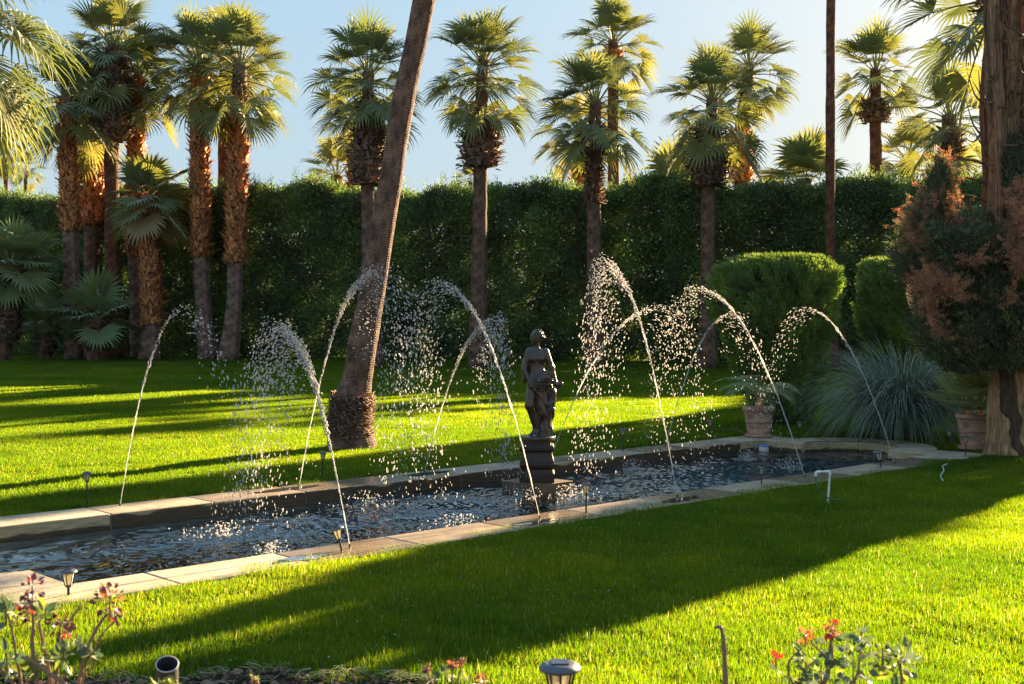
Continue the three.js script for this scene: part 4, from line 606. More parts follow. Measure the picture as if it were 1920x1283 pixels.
// ---------------------------------------------------------------- pots
function pot(label, p, R, H, ttl) {
  const g = thing('flower_pot', label, 'pot', p);
  const L = (pts) => new THREE.LatheGeometry(pts.map(([r, y]) => new THREE.Vector2(r, y)), 40);
  const s = R, saucer = mesh('saucer', L([[0, 0], [s * 0.78, 0], [s * 0.84, 0.02], [s * 0.86, 0.06], [s * 0.82, 0.065], [s * 0.79, 0.03], [0, 0.03]]), M.clay, g);
  const yb = 0.032, pf = []; const N = 24; pf.push([0, yb], [s * 0.66, yb]); for (let k = 1; k <= N; k++) { const f = k / N; let r = lerp(0.66, 0.9, Math.pow(f, 0.9)) * s; r += s * 0.03 * (Math.exp(-Math.pow((f - 0.2) / 0.025, 2)) + Math.exp(-Math.pow((f - 0.36) / 0.02, 2)) * 0.6); pf.push([r, yb + f * H * 0.86]); }
  pf.push([s * 0.97, yb + H * 0.87], [s, yb + H * 0.9], [s, yb + H * 0.97], [s * 0.97, yb + H], [s * 0.9, yb + H], [s * 0.86, yb + H * 0.95], [s * 0.84, yb + H * 0.86], [0, yb + H * 0.86]);
  mesh('pot_body', L(pf), M.clay, g);
  // rope garland band
  for (const ph of [0, Math.PI]) { const pts = []; for (let k = 0; k <= 160; k++) { const a = k / 160 * 6.283, f = 0.58 - 0.035 * Math.abs(Math.sin(a * 3)), r = lerp(0.66, 0.9, Math.pow(f, 0.9)) * s + 0.004; pts.push(V(Math.cos(a) * (r + 0.007 * Math.cos(a * 40 + ph)), yb + f * H * 0.86 + 0.009 * Math.sin(a * 40 + ph), Math.sin(a) * (r + 0.007 * Math.cos(a * 40 + ph)))); } mesh('rope_band', tubeGeo(pts, () => 0.009, 5, { cap: false }), M.clay, g); }
  const so = new THREE.CircleGeometry(s * 0.85, 24); so.rotateX(-Math.PI / 2); const sm = mesh('potting_soil', so, M.soil, g); sm.position.y = yb + H * 0.875;
  return yb + H * 0.88;
}
const potA = pool(S1 + 0.28, -HW - 0.29, 0.003), potB = onLevel(1826, 843, 0);
{ const y = pot('weathered clay pot with rope band on the corner of the pool coping', potA, 0.285, 0.5);
  setSeed(760); const g = thing('potted_date_palm', 'small feathery palm with brown-tipped fronds in the pot on the pool corner', 'plant', V(potA.x, potA.y + y, potA.z));
  mesh('stem', tubeGeo([V(0, -0.02, 0), V(0.01, 0.1, 0), V(0, 0.22, 0)], [0.06, 0.05, 0.035], 8, { wob: (i, a) => 1 + 0.15 * Math.sin(a * 5 + i) }), M.boot, g);
  for (let k = 0; k < 22; k++) {
    const az = k * 2.4 + gauss() * 0.2, up = rr(0.7, 2.2), Lf = rr(0.7, 1.0), rach = [], b = new MB(), dry = k % 9 === 4; let p = V(0, 0.2, 0), dir = V(Math.sin(az), up, Math.cos(az)).normalize();
    for (let j = 0; j <= 12; j++) { rach.push(p.clone()); p = p.clone().addScaledVector(dir, Lf / 12); dir.add(V(0, -0.17, 0)).normalize(); }
    for (let j = 2; j < 12; j++) for (const f of [0, 0.5]) for (const s of [-1, 1]) { const q = rach[j].clone().lerp(rach[j + 1] || rach[j], f), t = rach[Math.min(12, j + 1)].clone().sub(rach[j - 1]).normalize(), sd = t.clone().cross(UP).normalize().multiplyScalar(s); const dd = t.clone().multiplyScalar(0.8).add(sd).add(V(0, -0.15 + gauss() * 0.1, 0)).normalize(); leafShape(b, q, dd, t, Lf * 0.28 * Math.sin(Math.PI * (j + f) / 13.5), 0.012, 0.002); }
    const lf = mesh('leaf', b.geo(), dry ? M.leafDry : M.leafPot, g); mesh('rachis', tubeGeo(rach, (u) => lerp(0.006, 0.0015, u), 4), M.petiole, lf);
  } }
{ const y = pot('larger weathered clay pot with rope band half hidden behind the cypress trunk', V(potB.x, 0, potB.z), 0.285, 0.54);
  setSeed(761); const g = thing('potted_fan_palm', 'small fan palm with stiff pale green leaves in the pot by the cypress trunk', 'plant', V(potB.x, y, potB.z)), sets = leafSet('sm', small);
  for (const [sx, nl] of [[-0.08, 15], [0.1, 13]]) { mesh('stem', tubeGeo([V(sx, -0.02, 0), V(sx * 1.1, 0.08, 0), V(sx * 1.2, 0.15, 0)], [0.055, 0.05, 0.03], 8, { wob: (i, a) => 1 + 0.2 * Math.sin(a * 7 + i) }), M.boot, g);
    for (let k = 0; k < nl; k++) { const e = lerp(1.4, 0.05, k / nl) + gauss() * 0.1, az = k * 2.4 + sx * 9; let ci = 0; ELS.forEach((x, i) => { if (Math.abs(x - e) < Math.abs(ELS[ci] - e)) ci = i; }); const L = sets[ci][k % 2], lf = mesh('leaf', L.blade, k % 3 ? M.leafPot : M.leafC, g); lf.position.set(sx * 1.2, 0.13, 0); lf.rotation.set(-e, az, gauss() * 0.3, 'YXZ'); lf.scale.setScalar(rr(1.15, 1.5)); mesh('petiole', L.pet, M.petiole, lf); } } }
// ---------------------------------------------------------------- solar path lights
function pathLight(label, p, h, R, o = {}) {
  const { tilt = 0, dir = 0, square = false, bars = 6 } = o, g = thing('solar_path_light', label, 'path light', p, 'solar path lights round the pool'); g.rotation.set(Math.cos(dir) * tilt, 0, -Math.sin(dir) * tilt);
  const Lz = (pts, n = square ? 6 : 24) => { let q = new THREE.LatheGeometry(pts.map(([r, y]) => new THREE.Vector2(r, y)), n); if (n < 8) { q = q.toNonIndexed(); q.computeVertexNormals(); } return q; };
  const hl = R * 1.35, y0 = h - hl - R * 0.5;
  mesh('stake', tubeGeo([V(0, -0.08, 0), V(0, y0, 0)], [R * 0.16, R * 0.16], 8), M.black, g);
  mesh('collar', Lz([[0, y0 - R * 0.25], [R * 0.28, y0 - R * 0.2], [R * 0.42, y0], [R * 0.4, y0 + R * 0.06], [0, y0 + R * 0.06]]), M.black, g);
  mesh('lens', Lz([[R * 0.34, y0 + R * 0.05], [R * 0.62, h - R * 0.42]]), M.lens, g);
  for (let k = 0; k < bars; k++) { const a = k / bars * 6.283; mesh('frame_bar', tubeGeo([V(Math.sin(a) * R * 0.38, y0 + R * 0.03, Math.cos(a) * R * 0.38), V(Math.sin(a) * R * 0.7, h - R * 0.42, Math.cos(a) * R * 0.7)], [R * 0.06, R * 0.06], 5), M.black, g); }
  if (square) mesh('frame_ring', new THREE.TorusGeometry(R * 0.54, R * 0.035, 5, 18).rotateX(Math.PI / 2).translate(0, lerp(y0, h - R * 0.42, 0.5), 0), M.black, g);
  mesh('cap', Lz([[0, h - R * 0.46], [R * 0.72, h - R * 0.46], [R * 0.98, h - R * 0.36], [R, h - R * 0.26], [R * 0.88, h - R * 0.1], [R * 0.7, h - R * 0.03], [R * 0.66, h - R * 0.02], [0, h - R * 0.02]]), M.capGrey, g);
  const pn2 = mesh('solar_panel', new THREE.BoxGeometry(R * 0.85, 0.004, R * 0.85), M.panel, g); pn2.position.y = h - R * 0.02 + 0.0025;
}
const LB = (px, py) => onLevel(px, py, 0);
pathLight('solar path light alone on the shaded lawn left of the leftmost far water jet', LB(163, 948), 0.38, 0.056);
pathLight('round-capped solar path light at the near left corner of the pool coping', LB(128, 1116), 0.2, 0.068);
pathLight('leaning solar path light right beside the nearest water jet', LB(641, 1034), 0.23, 0.062, { tilt: 0.22, dir: -Math.PI / 2 });
pathLight('six-sided solar lantern light on the near coping in front of the statue pedestal', LB(1099, 962), 0.33, 0.062, { square: true });
pathLight('solar path light on the lawn just left of the statue pedestal', LB(945, 868), 0.27, 0.056);
pathLight('solar path light on the lawn beside the foot of the leaning palm', LB(604, 893), 0.33, 0.056, { tilt: 0.05, dir: 1 });
pathLight('solar path light on the lawn beyond the pool right of the statue', LB(1168, 846), 0.36, 0.056);
pathLight('solar path light on the shaded lawn left of the pot on the pool corner', LB(1331, 824), 0.34, 0.06);
pathLight('solar path light just right of the clipped shrub foot', LB(1499, 824), 0.3, 0.05);
pathLight('solar path light on the near coping left of the white pipe', LB(1428, 908), 0.22, 0.05, { square: true });
pathLight('leaning blue-topped solar path light by the right bay of the pool', LB(1652, 876), 0.24, 0.075, { tilt: 0.18, dir: -Math.PI / 2 });
pathLight('solar path light between the ornamental grass and the clay pot', LB(1780, 842), 0.31, 0.056);
pathLight('lantern-shaped solar path light in front of the right clay pot', LB(1811, 855), 0.3, 0.05, { square: true });
{ const p = atDepth(1050, 1245, 4.1); pathLight('large out-of-focus solar path light cut by the bottom edge of the picture', V(p.x, bank(p.x, 4.1), p.z), p.y - bank(p.x, 4.1) + 0.005, 0.068, { bars: 8 }); }
{ const p = onLevel(1337, 689, 0), g = thing('garden_uplight', 'small white uplight at the foot of the palm left of the clipped shrub', 'spotlight', V(p.x, -0.02, p.z + 0.5)); const L = (pts) => new THREE.LatheGeometry(pts.map(([r, y]) => new THREE.Vector2(r, y)), 20);
  mesh('stake', tubeGeo([V(0, -0.1, 0), V(0, 0.12, 0)], [0.03, 0.03], 8), M.black, g); const h = mesh('housing', L([[0, 0], [0.1, 0.01], [0.13, 0.12], [0.15, 0.16], [0.12, 0.17], [0.1, 0.13], [0, 0.12]]), M.pvc, g); h.position.y = 0.1; h.rotation.x = -0.5; const gl = mesh('lens', new THREE.CylinderGeometry(0.11, 0.11, 0.012, 20), M.panel, g); gl.position.set(0, 0.235, -0.075); gl.rotation.x = -0.5; }
// ---------------------------------------------------------------- small garden things
{
  const b0 = onLevel(1552, 943, 0), g = thing('standpipe', 'white plastic irrigation standpipe with an elbow on the near lawn', 'pipe', b0), d = -b0.z, w = (px, py) => atDepth(px, py, d).sub(b0);
  const top = w(1556, 886);
  mesh('riser', tubeGeo([V(0, -0.06, 0), V(top.x, top.y - 0.012, 0)], [0.0125, 0.0125], 12), M.pvc, g); mesh('elbow', tubeGeo(curve([V(top.x, top.y - 0.04, 0), V(top.x, top.y - 0.008, 0), V(top.x - 0.012, top.y + 0.006, 0), V(top.x - 0.05, top.y + 0.008, 0)], 10), () => 0.0165, 12), M.pvc, g);
  mesh('arm', tubeGeo([V(top.x - 0.04, top.y + 0.008, 0), V(top.x - 0.12, top.y + 0.006, 0)], [0.0125, 0.0125], 12), M.pvc, g); mesh('fitting', tubeGeo(curve([V(top.x - 0.105, top.y + 0.006, 0), V(top.x - 0.14, top.y + 0.004, 0), V(top.x - 0.158, top.y - 0.012, 0), V(top.x - 0.158, top.y - 0.05, 0)], 10), () => 0.018, 12), M.pvc, g);
  const h = mesh('drip_hose', tubeGeo(curve([V(top.x - 0.158, top.y - 0.04, 0), V(top.x - 0.16, top.y - 0.12, 0.01), V(top.x - 0.12, top.y - 0.22, 0.03), V(top.x - 0.02, 0.06, 0.05), V(top.x + 0.12, 0.035, 0.06)], 20), () => 0.008, 8), M.hose); h.position.copy(b0); tag(h, 'thin dark green drip hose hanging from the white standpipe', 'hose');
  const A = [[1769, 902], [1764, 893], [1770, 882], [1768, 874], [1776, 870]].map(([x, y]) => onLevel(x, y, 0.035)); tag(mesh('garden_hose', tubeGeo(curve(A, 24), () => 0.008, 8), M.hosePale), 'short visible loop of pale green garden hose on the right lawn', 'hose');
  const A2 = [[1395, 813], [1375, 806], [1350, 806], [1340, 808]].map(([x, y]) => onLevel(x, y, 0.04)); tag(mesh('irrigation_tube', tubeGeo(curve(A2, 16), () => 0.012, 6), M.cypBark), 'brown irrigation tube running from the pot on the pool corner into the lawn', 'hose');
}
{ const p = onLevel(1432, 846, WATER), g = thing('chlorine_floater', 'blue-topped white chlorine floater in the far corner of the pool', 'pool floater', V(p.x, WATER - 0.05, p.z)); const L = (pts) => new THREE.LatheGeometry(pts.map(([r, y]) => new THREE.Vector2(r, y)), 28);
  mesh('float_body', L([[0, 0], [0.07, 0], [0.082, 0.03], [0.085, 0.115], [0.08, 0.125], [0, 0.125]]), std({ color: lin(0.62, 0.55, 0.45), roughness: 0.5 }), g); mesh('lid', L([[0.083, 0.126], [0.086, 0.14], [0.07, 0.152], [0, 0.157]]), std({ color: lin(0.04, 0.16, 0.42), roughness: 0.4 }), g); mesh('ring', new THREE.TorusGeometry(0.085, 0.006, 8, 28).rotateX(Math.PI / 2).translate(0, 0.07, 0), std({ color: lin(0.62, 0.55, 0.45), roughness: 0.5 }), g); }
{ const d = 5.2, p = atDepth(322, 1258, d), gy = bank(p.x, d), g = thing('garden_spotlight', 'black tube-shaped garden spotlight tilted towards the camera in the soil bed', 'spotlight', V(p.x - 0.03, gy, p.z - 0.04));
  const axis = V(0.12, 0.86, 0.5).normalize(), q = qTo(UP, axis), H = p.y - gy; const gm = new THREE.LatheGeometry([[0, -0.16], [0.035, -0.16], [0.043, -0.14], [0.046, 0.02], [0.047, 0.022], [0.043, 0.022], [0.041, -0.02], [0.039, -0.1], [0, -0.1]].map(([r, y]) => new THREE.Vector2(r, y)), 32);
  const a = mesh('shroud', gm, std({ color: lin(0.05, 0.045, 0.05), roughness: 0.5, side: THREE.DoubleSide }), g); a.position.set(0, H, 0); a.quaternion.copy(q);
  const r = mesh('rim', new THREE.TorusGeometry(0.0445, 0.0028, 8, 36).rotateX(Math.PI / 2).translate(0, 0.022, 0), std({ color: lin(0.45, 0.40, 0.34), roughness: 0.4 }), g); r.position.set(0, H, 0); r.quaternion.copy(q);
  const lens = mesh('lens', new THREE.CylinderGeometry(0.0385, 0.0385, 0.006, 28).translate(0, -0.085, 0), M.panel, g); lens.position.set(0, H, 0); lens.quaternion.copy(q);
  mesh('stake', tubeGeo([V(0, -0.1, 0), V(0, H * 0.6, 0), axis.clone().multiplyScalar(-0.15).add(V(0, H, 0))], [0.012, 0.012, 0.014], 8), M.black, g); }
console.log('small things done');

// ---------------------------------------------------------------- water jets
const dropGeo = new THREE.IcosahedronGeometry(1, 0);
function jet(label, side, [s, a, H, Lc], o = {}) {
  let { n = 420, spread = 1, solid = 0.6, sd = 1 } = o; n = Math.round(n * 2.7); setSeed(900 + sd);
  const t0 = side < 0 ? -2.05 : 1.85, base = pool(s, t0, 0), dirT = -side, cross = V(CX.x * dirT, 0, -CX.d * dirT), along = V(AX.x, 0, -AX.d);
  const g = thing('water_jet', label, 'water jet', base, 'fountain jets arcing over the pool');
  const land = WATER;
  const path = (u) => { // u 0..1 rising to the apex, 1..2 falling
    if (u <= 1) { const c = a * u; return V(0, H * (1 - (1 - u) * (1 - u)), 0).addScaledVector(cross, c); }
    const w = u - 1; return V(0, H - (H - land) * w * w, 0).addScaledVector(cross, a + (Lc - a) * Math.pow(w, 0.9));
  };
  mesh('nozzle', tubeGeo([V(0, -0.02, 0), V(0, 0.035, 0)], [0.012, 0.009], 10), M.black, g);
  const sb = new MB(), N = 130;
  for (let st = 0; st < 4; st++) {
    const pts = [], end = solid * [1, 0.86, 0.72, 0.95][st]; for (let k = 0; k <= N; k++) { const u = end * k / N, p = path(u), j = 0.004 + u * u * 0.085, kk = k * 0.13 + st * 40, w = u * 24 + st * 1.7, tw = 0.002 + u * 0.006; p.addScaledVector(along, nz(kk, sd) * j + Math.cos(w) * tw).addScaledVector(cross, nz(kk, sd, 8) * j + Math.sin(w) * tw); p.y += nz(kk, sd, 4) * j; pts.push(p); }
    sb.tube(pts, (f) => Math.max(0.0008, lerp(0.003, 0.0048, f) * (0.75 + 0.9 * nz(f * 16, sd, st) + (0.4 + 1.6 * f) * nz(f * 75, sd + st, 3)) * (f > 0.75 ? (1 - f) / 0.25 : 1)), 6);
  }
  mesh('stream', sb.geo(), M.stream, g);
  const geos = [];
  const drop = (p, vel, r, el) => { const q = dropGeo.clone(); q.applyMatrix4(M4(p, qTo(UP, vel.clone().normalize()), V(r, r * el, r))); geos.push(q); };
  for (let k = 0; k < n; k++) {
    const u = lerp(solid * 0.45, 1.95, Math.pow(rnd(), 0.8)), age = Math.max(0, u - solid * 0.4), lag = spread * 0.17 * Math.abs(gauss()) * Math.min(1.4, age * 1.3), up = spread * 0.035 * gauss() * age;
    const full = path(u), v = path(Math.min(2, u + 0.02)).sub(full), c = full.dot(cross), p = V(0, full.y * (1 - lag * (u < 1 ? 0.55 : 0.9) + up), 0).addScaledVector(cross, c * (1 - lag * 1.1 + up)).addScaledVector(along, gauss() * 0.075 * spread * age);
    if (u > 1.3 && rnd() < (u - 1.3) * 0.55) continue;
    if (p.y < land + 0.02) continue;
    const r = lerp(0.0024, 0.0074, Math.pow(rnd(), 1.2)) * (rnd() < 0.06 ? 1.4 : 1); drop(p, v, r, rr(1.3, 3) * (u > 1.4 ? 1.35 : 1));
  }
  mesh('droplets', mergeGeometries(geos), M.water, g, 'stuff');
  // splash where it lands
  const sp = [], lp = path(2); for (let k = 0; k < 190; k++) { const an = rr(0, 6.283), r = Math.abs(gauss()) * 0.36 * spread, hgt = Math.pow(rnd(), 2.2) * 0.17 * Math.exp(-r), p = lp.clone().add(V(Math.cos(an) * r, hgt + 0.008, Math.sin(an) * r)); const q = dropGeo.clone(); q.applyMatrix4(M4(p, qE(0, 0, gauss() * 0.4), V(1, rr(0.7, 1.9), 1).multiplyScalar(rr(0.0035, 0.0095)))); sp.push(q); }
  mesh('splash', mergeGeometries(sp), M.water, g, 'stuff');
}
jet('thin water jet on the far coping, leftmost of all the jets', -1, FAR[0], { n: 130, spread: 0.55, solid: 0.62, sd: 1 });
jet('water jet on the far coping rising just left of the leaning palm', -1, FAR[1], { n: 760, spread: 1.3, solid: 0.55, sd: 2 });
jet('thin water jet on the far coping whose spray hangs behind the statue head', -1, FAR[2], { n: 620, spread: 1.2, solid: 0.55, sd: 3 });
jet('water jet on the far coping rising behind the statue to the right', -1, FAR[3], { n: 330, spread: 1.0, solid: 0.8, sd: 4 });
jet('rightmost and faintest water jet on the far coping', -1, FAR[4], { n: 200, spread: 0.9, solid: 0.7, sd: 5 });
jet('nearest water jet, thick spray beside the leaning path light', 1, NEAR[0], { n: 1100, spread: 1.6, solid: 0.35, sd: 6 });
jet('water jet on the near coping crossing in front of the statue pedestal', 1, NEAR[1], { n: 640, spread: 1.2, solid: 0.7, sd: 7 });
jet('tallest water jet, on the near coping right of the statue', 1, NEAR[2], { n: 760, spread: 1.4, solid: 0.62, sd: 8 });
jet('water jet on the near coping passing in front of the pot on the pool corner', 1, NEAR[3], { n: 320, spread: 0.8, solid: 0.92, sd: 9 });
jet('rightmost water jet on the near coping, in front of the ornamental grass', 1, NEAR[4], { n: 170, spread: 0.6, solid: 0.86, sd: 10 });
// wet films on the coping under the jets
{ const film = phys({ color: lin(0.10, 0.085, 0.07), roughness: 0.04, clearcoat: 1, clearcoatRoughness: 0.03 });
  const puddle = (label, s, t, rx, ry, sd) => { const b = new MB(), n = 48, c = pool(s, t, 0.0065); b.v(0, 0.002, 0); for (let k = 0; k < n; k++) { const a = k / n * 6.283, r = 1 + fbm(Math.cos(a) * 1.6 + sd, Math.sin(a) * 1.6, sd) * 0.9; const q = pool(s + Math.cos(a) * rx * r, clamp(t + Math.sin(a) * ry * r, t < 0 ? -2.19 : 1.6, t < 0 ? -1.6 : 2.19), 0.0065).sub(c); b.v(q.x, 0, q.z); } for (let k = 0; k < n; k++) b.t(0, 1 + (k + 1) % n, 1 + k); const m = mesh('puddle', b.geo(), film); m.position.copy(c); tag(m, label, 'puddle'); };
  puddle('shiny puddle on the far coping under the jet left of the leaning palm', -2.0, -1.9, 0.5, 0.1, 1); puddle('shiny puddle on the far coping under the jet left of the statue', 0.2, -1.9, 0.4, 0.1, 2);
  puddle('shiny puddle on the near coping beside the nearest jet', -4.35, 1.98, 0.3, 0.1, 3); puddle('shiny puddle on the near coping under the jet in front of the statue pedestal', -1.55, 1.98, 0.3, 0.09, 4); puddle('shiny puddle on the near coping under the tallest jet', 0.8, 2.0, 0.32, 0.09, 5); }

// ---------------------------------------------------------------- roses and bed in the foreground
const roseLeaf = (() => { const b = new MB(), n = 6, rows = []; for (let j = 0; j <= n; j++) { const f = j / n, w = 0.36 * Math.sin(Math.PI * Math.pow(f, 0.72)) * (1 - 0.2 * f) * (1 + (j % 2 ? 0.08 : -0.04)), y = f, z = -0.22 * f * f; rows.push([b.v(-w, y, z + w * 0.28), b.v(0, y, z), b.v(w, y, z + w * 0.28)]); } for (let j = 0; j < n; j++) { b.q(rows[j][0], rows[j][1], rows[j + 1][1], rows[j + 1][0]); b.q(rows[j][1], rows[j][2], rows[j + 1][2], rows[j + 1][1]); } const A = b.v(-0.025, -0.75, 0.06), B = b.v(0.025, -0.75, 0.06), C = b.v(0.03, 0.05, 0), D = b.v(-0.03, 0.05, 0); b.q(A, B, C, D); return b.geo(); })();
const rl = (c, tr = 0.4) => leafMat(c, tr, { clearcoat: 0.5, clearcoatRoughness: 0.3 });
const RM = { green: rl(lin(0.075, 0.13, 0.045)), lime: rl(lin(0.26, 0.30, 0.03), 0.5), dusk: rl(lin(0.11, 0.15, 0.09)), maroon: rl(lin(0.075, 0.022, 0.028), 0.3), red: rl(lin(0.42, 0.03, 0.012), 0.5), rust: rl(lin(0.40, 0.13, 0.04), 0.5), cane: std({ color: lin(0.27, 0.15, 0.085), roughness: 0.75, bumpMap: T.bark, bumpScale: 0.004 }), caneGreen: std({ color: lin(0.22, 0.19, 0.05), roughness: 0.7 }), thorn: std({ color: lin(0.36, 0.16, 0.08), roughness: 0.6 }) };
const thornGeo = new THREE.ConeGeometry(0.0028, 0.009, 5).translate(0, 0.0045, 0);
function rose(label, d, canes, leaves, sd) {
  setSeed(sd); const c0 = atDepth(canes[0].pts[0][0], canes[0].pts[0][1], d), gy = bank(c0.x, d), base = V(c0.x, gy - 0.02, -d), g = thing('rose_bush', label, 'rose bush', base);
  const w = (px, py, dz = 0) => atDepth(px, py, d + dz).sub(base);
  canes.forEach((c) => {
    const pts = c.pts.map(([x, y], i) => w(x, y, c.dz ?? 0)); const foot = pts[0].clone(); pts.unshift(V(lerp(foot.x, 0, 0.6), 0, lerp(foot.z, 0, 0.5)));
    const cv = curve(pts, 22), r = c.r ?? 0.0055, cane = mesh('cane', tubeGeo(cv, (u) => lerp(r * 1.35, r * 0.75, u) * 1, 7, { wob: (i, a) => 1 + 0.12 * nz(i * 0.8, a, sd) }), c.green ? RM.caneGreen : RM.cane, g);
    for (let k = 3; k < 22; k += 2) { const p = cv[k], a = rr(0, 6.283), t = mesh('thorn', thornGeo, RM.thorn, cane); t.position.copy(p).add(V(Math.cos(a) * r * 0.7, 0, Math.sin(a) * r * 0.7)); t.quaternion.copy(qTo(UP, V(Math.cos(a), -0.35, Math.sin(a)).normalize())); }
  });
  leaves.forEach(([px, py, n, R, size, mats]) => {
    for (let k = 0; k < Math.round(n * (size < 0.023 ? 2.1 : 1.5)); k++) { const o = rdir().multiplyScalar(R * 0.8 / FPX * d * Math.cbrt(rnd())), c = w(px, py, 0), l = mesh('leaf', roseLeaf, mats[Math.floor(rnd() * mats.length)], g); const out = o.clone().normalize().multiplyScalar(0.9).add(V(gauss() * 0.4, gauss() * 0.35 - 0.1, gauss() * 0.5)).normalize(); l.position.copy(c).add(o); l.quaternion.copy(qTo(UP, out)).multiply(qE(0, rr(0, 6.283), 0)); l.scale.setScalar(size * (size < 0.023 ? 1.1 : 1.25) * rr(0.6, 1.25)); }
    const c = w(px, py); const tw = mesh('twig', tubeGeo([c.clone().add(V(0, -R / FPX * d * 1.2, 0)), c, c.clone().add(V(0, R / FPX * d * 0.6, 0))], [0.003, 0.0025, 0.0015], 5), RM.cane, g);
  });
}
const G1 = [RM.green, RM.dusk, RM.green, RM.lime], MR = [RM.maroon, RM.maroon, RM.maroon, RM.maroon, RM.red], LM = [RM.lime, RM.green];
rose('rose bush with thorny brown canes and maroon shoots in the bottom left corner', 4.3, [
  { pts: [[40, 1290], [30, 1230], [22, 1180], [4, 1120]], r: 0.0045 }, { pts: [[70, 1290], [60, 1210], [62, 1160], [52, 1115]], r: 0.006 }, { pts: [[95, 1290], [88, 1240], [75, 1180], [70, 1150]], r: 0.006, dz: 0.1 }, { pts: [[70, 1290], [66, 1240], [62, 1195], [66, 1180]], r: 0.004, green: 1 },
  { pts: [[105, 1290], [112, 1215], [128, 1170], [152, 1134]], r: 0.0045, dz: 0.05 }, { pts: [[145, 1290], [158, 1235], [180, 1180], [202, 1150]], r: 0.006 }, { pts: [[150, 1290], [172, 1230], [195, 1185], [216, 1165]], r: 0.004, dz: 0.1 }, { pts: [[125, 1290], [90, 1262], [60, 1240], [40, 1232]], r: 0.0065, dz: -0.05 }, { pts: [[30, 1290], [12, 1270], [0, 1250], [-12, 1225]], r: 0.005 }],
  [[60, 1103, 14, 26, 0.022, MR], [205, 1125, 22, 34, 0.022, [RM.maroon, RM.maroon, RM.rust]], [112, 1175, 20, 26, 0.02, MR], [50, 1150, 10, 14, 0.022, MR], [10, 1155, 5, 16, 0.04, G1], [32, 1162, 4, 12, 0.042, [RM.lime, RM.green]], [12, 1240, 9, 26, 0.04, G1], [85, 1150, 8, 18, 0.028, LM], [120, 1235, 12, 26, 0.03, G1], [175, 1228, 5, 14, 0.03, LM], [70, 1240, 8, 26, 0.032, G1], [150, 1200, 4, 14, 0.034, [RM.dusk]], [218, 1162, 5, 8, 0.018, MR]], 801);
rose('leafy rose bush with red new shoots at the bottom right', 4.2, [
  { pts: [[1545, 1290], [1552, 1255], [1560, 1225], [1556, 1190]], r: 0.006 }, { pts: [[1545, 1290], [1555, 1260], [1545, 1230], [1520, 1205]], r: 0.004 }, { pts: [[1600, 1290], [1610, 1255], [1614, 1220], [1625, 1205]], r: 0.004 }, { pts: [[1490, 1290], [1478, 1262], [1480, 1240], [1505, 1215]], r: 0.0035, green: 1 }, { pts: [[1690, 1290], [1690, 1265], [1685, 1240]], r: 0.005 }, { pts: [[1515, 1290], [1512, 1265], [1505, 1250]], r: 0.0035 }],
  [[1562, 1178, 14, 20, 0.02, [RM.red, RM.red, RM.rust]], [1510, 1195, 10, 16, 0.02, [RM.red, RM.rust]], [1455, 1238, 4, 12, 0.02, [RM.red]], [1556, 1208, 8, 26, 0.03, G1], [1615, 1198, 11, 22, 0.026, [RM.green, RM.dusk]], [1600, 1250, 22, 45, 0.032, G1], [1540, 1260, 16, 36, 0.034, G1], [1480, 1265, 10, 34, 0.03, G1], [1690, 1245, 24, 40, 0.034, G1], [1505, 1232, 6, 20, 0.026, G1], [1655, 1228, 8, 22, 0.026, G1]], 802);
rose('single bare pruned rose cane standing left of the leafy right rose bush', 4.2, [{ pts: [[1361, 1290], [1359, 1240], [1356, 1195], [1350, 1176], [1341, 1177]], r: 0.0075 }], [], 803);
rose('faded rose stems with dried brown flower heads left of the blurred path light', 4.1, [{ pts: [[812, 1290], [806, 1272], [802, 1258]], r: 0.003, green: 1 }, { pts: [[850, 1290], [848, 1268], [850, 1252]], r: 0.003, green: 1 }, { pts: [[856, 1290], [862, 1262], [866, 1245]], r: 0.003, green: 1 }], [[802, 1254, 12, 7, 0.012, [RM.rust, RM.maroon]], [848, 1248, 14, 9, 0.012, [RM.rust, RM.maroon]], [866, 1242, 8, 6, 0.012, [RM.maroon, RM.red]], [835, 1272, 6, 18, 0.026, LM], [905, 1276, 7, 9, 0.016, [RM.rust]], [880, 1282, 5, 16, 0.026, G1]], 804);
rose('low rose shoots with a yellow bud beside the black spotlight', 4.4, [{ pts: [[482, 1295], [484, 1282], [478, 1272]], r: 0.003, green: 1 }, { pts: [[330, 1296], [320, 1288], [300, 1283]], r: 0.003, green: 1 }], [[476, 1272, 9, 7, 0.013, [RM.rust, RM.lime]], [300, 1284, 7, 16, 0.03, LM], [330, 1284, 6, 14, 0.03, LM]], 805);
{ setSeed(830); const b = new MB(); leafShape(b, V(0, 0, 0), V(1, 0, 0), V(0, 0, 1), 0.016, 0.011, 0.003); const ms = [], cs = [];
  for (let k = 0; k < 1500; k++) { const d = rr(7.6, 15), x = rr(-0.42, 0.42) * d, [ps, pt] = poolST(x, -d); if (pt < 0 || outerSD(ps, pt) < 0.2 || d < bedEdge(x) + 0.2) continue; ms.push(M4(V(x, rr(0.0, 0.03), -d), qE(gauss() * 0.5, rr(0, 6.283), gauss() * 0.5), rr(0.5, 1.2))); const q = rr(0.6, 1); cs.push(rnd() < 0.3 ? lin(q * 0.5, q * 0.3, q * 0.12) : lin(q, q * 0.95, q * 0.85)); }
  tag(inst('fallen_petals', b.geo(), leafMat(lin(0.7, 0.68, 0.6), 0.3), ms, null, cs), 'tiny pale petals and dry bits scattered in the near lawn', 'petals'); }
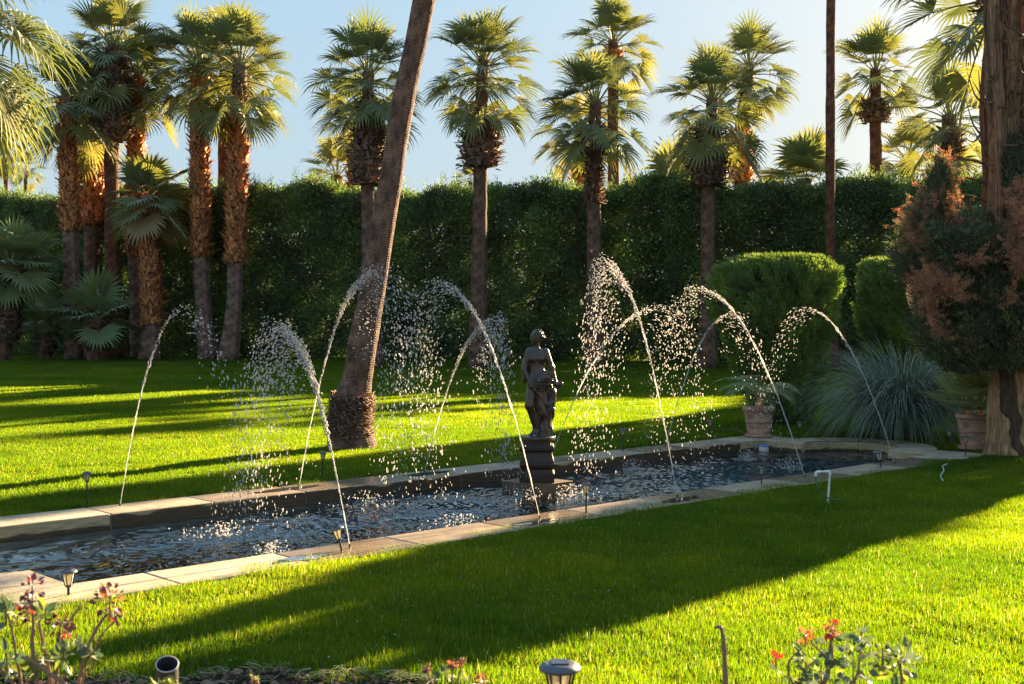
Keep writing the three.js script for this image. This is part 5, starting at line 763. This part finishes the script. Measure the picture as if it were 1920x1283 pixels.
{ // clover and weeds on the bed's edge, clods and straw on the soil
  setSeed(820); const b = new MB(); for (let k = 0; k < 14; k++) { const a = rr(0, 6.283), r = 0.05 * Math.sqrt(rnd()), c = V(Math.cos(a) * r, rr(0.015, 0.05), Math.sin(a) * r); for (let j = 0; j < 3; j++) { const an = j * 2.09 + rnd(), dd = V(Math.cos(an), rr(-0.1, 0.35), Math.sin(an)).normalize(); leafShape(b, c, dd, dd.clone().cross(UP).normalize(), rr(0.014, 0.022), rr(0.013, 0.019), -0.002); } }
  const gm = b.geo(), ms = [], cs = [], cm = [], cc = [];
  for (let k = 0; k < 420; k++) { const x = rr(-4.2, 0.9), e = bedEdge(x), d = e + gauss() * 0.13 + 0.02, dens = 0.5 + fbm(x * 1.4, 2) * 1.6; if (rnd() > dens) continue; ms.push(M4(V(x, d < e ? Math.max(bank(x, d), -0.06) : -0.03, -d), qE(0, rr(0, 6.283), 0), rr(0.55, 1.0))); const k2 = rr(0.7, 1.3); cs.push(lin(k2, k2, k2)); }
  tag(inst('clover', gm, leafMat(lin(0.10, 0.16, 0.02), 0.4, { specularIntensity: 0.3 }), ms, null, cs), 'clover and weeds along the ragged lawn edge above the soil', 'weeds');
  const clod = new THREE.IcosahedronGeometry(1, 1); { const p = clod.attributes.position; for (let i = 0; i < p.count; i++) { const f = 1 + nz(p.getX(i) * 2, p.getY(i) * 2, p.getZ(i) * 2) * 0.6; p.setXYZ(i, p.getX(i) * f, p.getY(i) * f * 0.7, p.getZ(i) * f); } clod.computeVertexNormals(); }
  for (let k = 0; k < 2600; k++) { const x = rr(-4.2, 1.2), d = bedEdge(x) - Math.pow(rnd(), 1.3) * 1.1 - 0.02; cm.push(M4(V(x, Math.max(bank(x, d), -0.2) + 0.002, -d), qE(rr(0, 3), rr(0, 3), 0), rr(0.004, 0.022) * (rnd() < 0.1 ? 1.6 : 1))); const k2 = rr(0.6, 1.6); cc.push(lin(k2, k2 * 0.95, k2 * 0.9)); }
  tag(inst('soil_clods', clod, std({ color: lin(0.17, 0.11, 0.07), roughness: 1 }), cm, null, cc), 'loose crumbly soil in the planting bed', 'soil');
  const st = new MB(); st.tube(curve([V(-0.06, 0, 0), V(0, 0.012, 0.01), V(0.06, 0.004, -0.01)], 5), () => 0.0018, 4); const sm = [], sc = []; for (let k = 0; k < 300; k++) { const x = rr(-4, 1.2), d = bedEdge(x) - Math.abs(gauss()) * 0.25 + 0.03; sm.push(M4(V(x, Math.max(bank(x, d), -0.1) + 0.012, -d), qE(gauss() * 0.3, rr(0, 6.283), gauss() * 0.4), rr(0.5, 1.4))); const q = rr(0.5, 1.3); sc.push(lin(q, q, q)); } tag(inst('dry_straw', st.geo(), std({ color: lin(0.38, 0.27, 0.15), roughness: 0.9 }), sm, null, sc), 'dry dead grass straw along the bed edge', 'straw');
}
console.log('all done');
renderer.render(scene, camera);
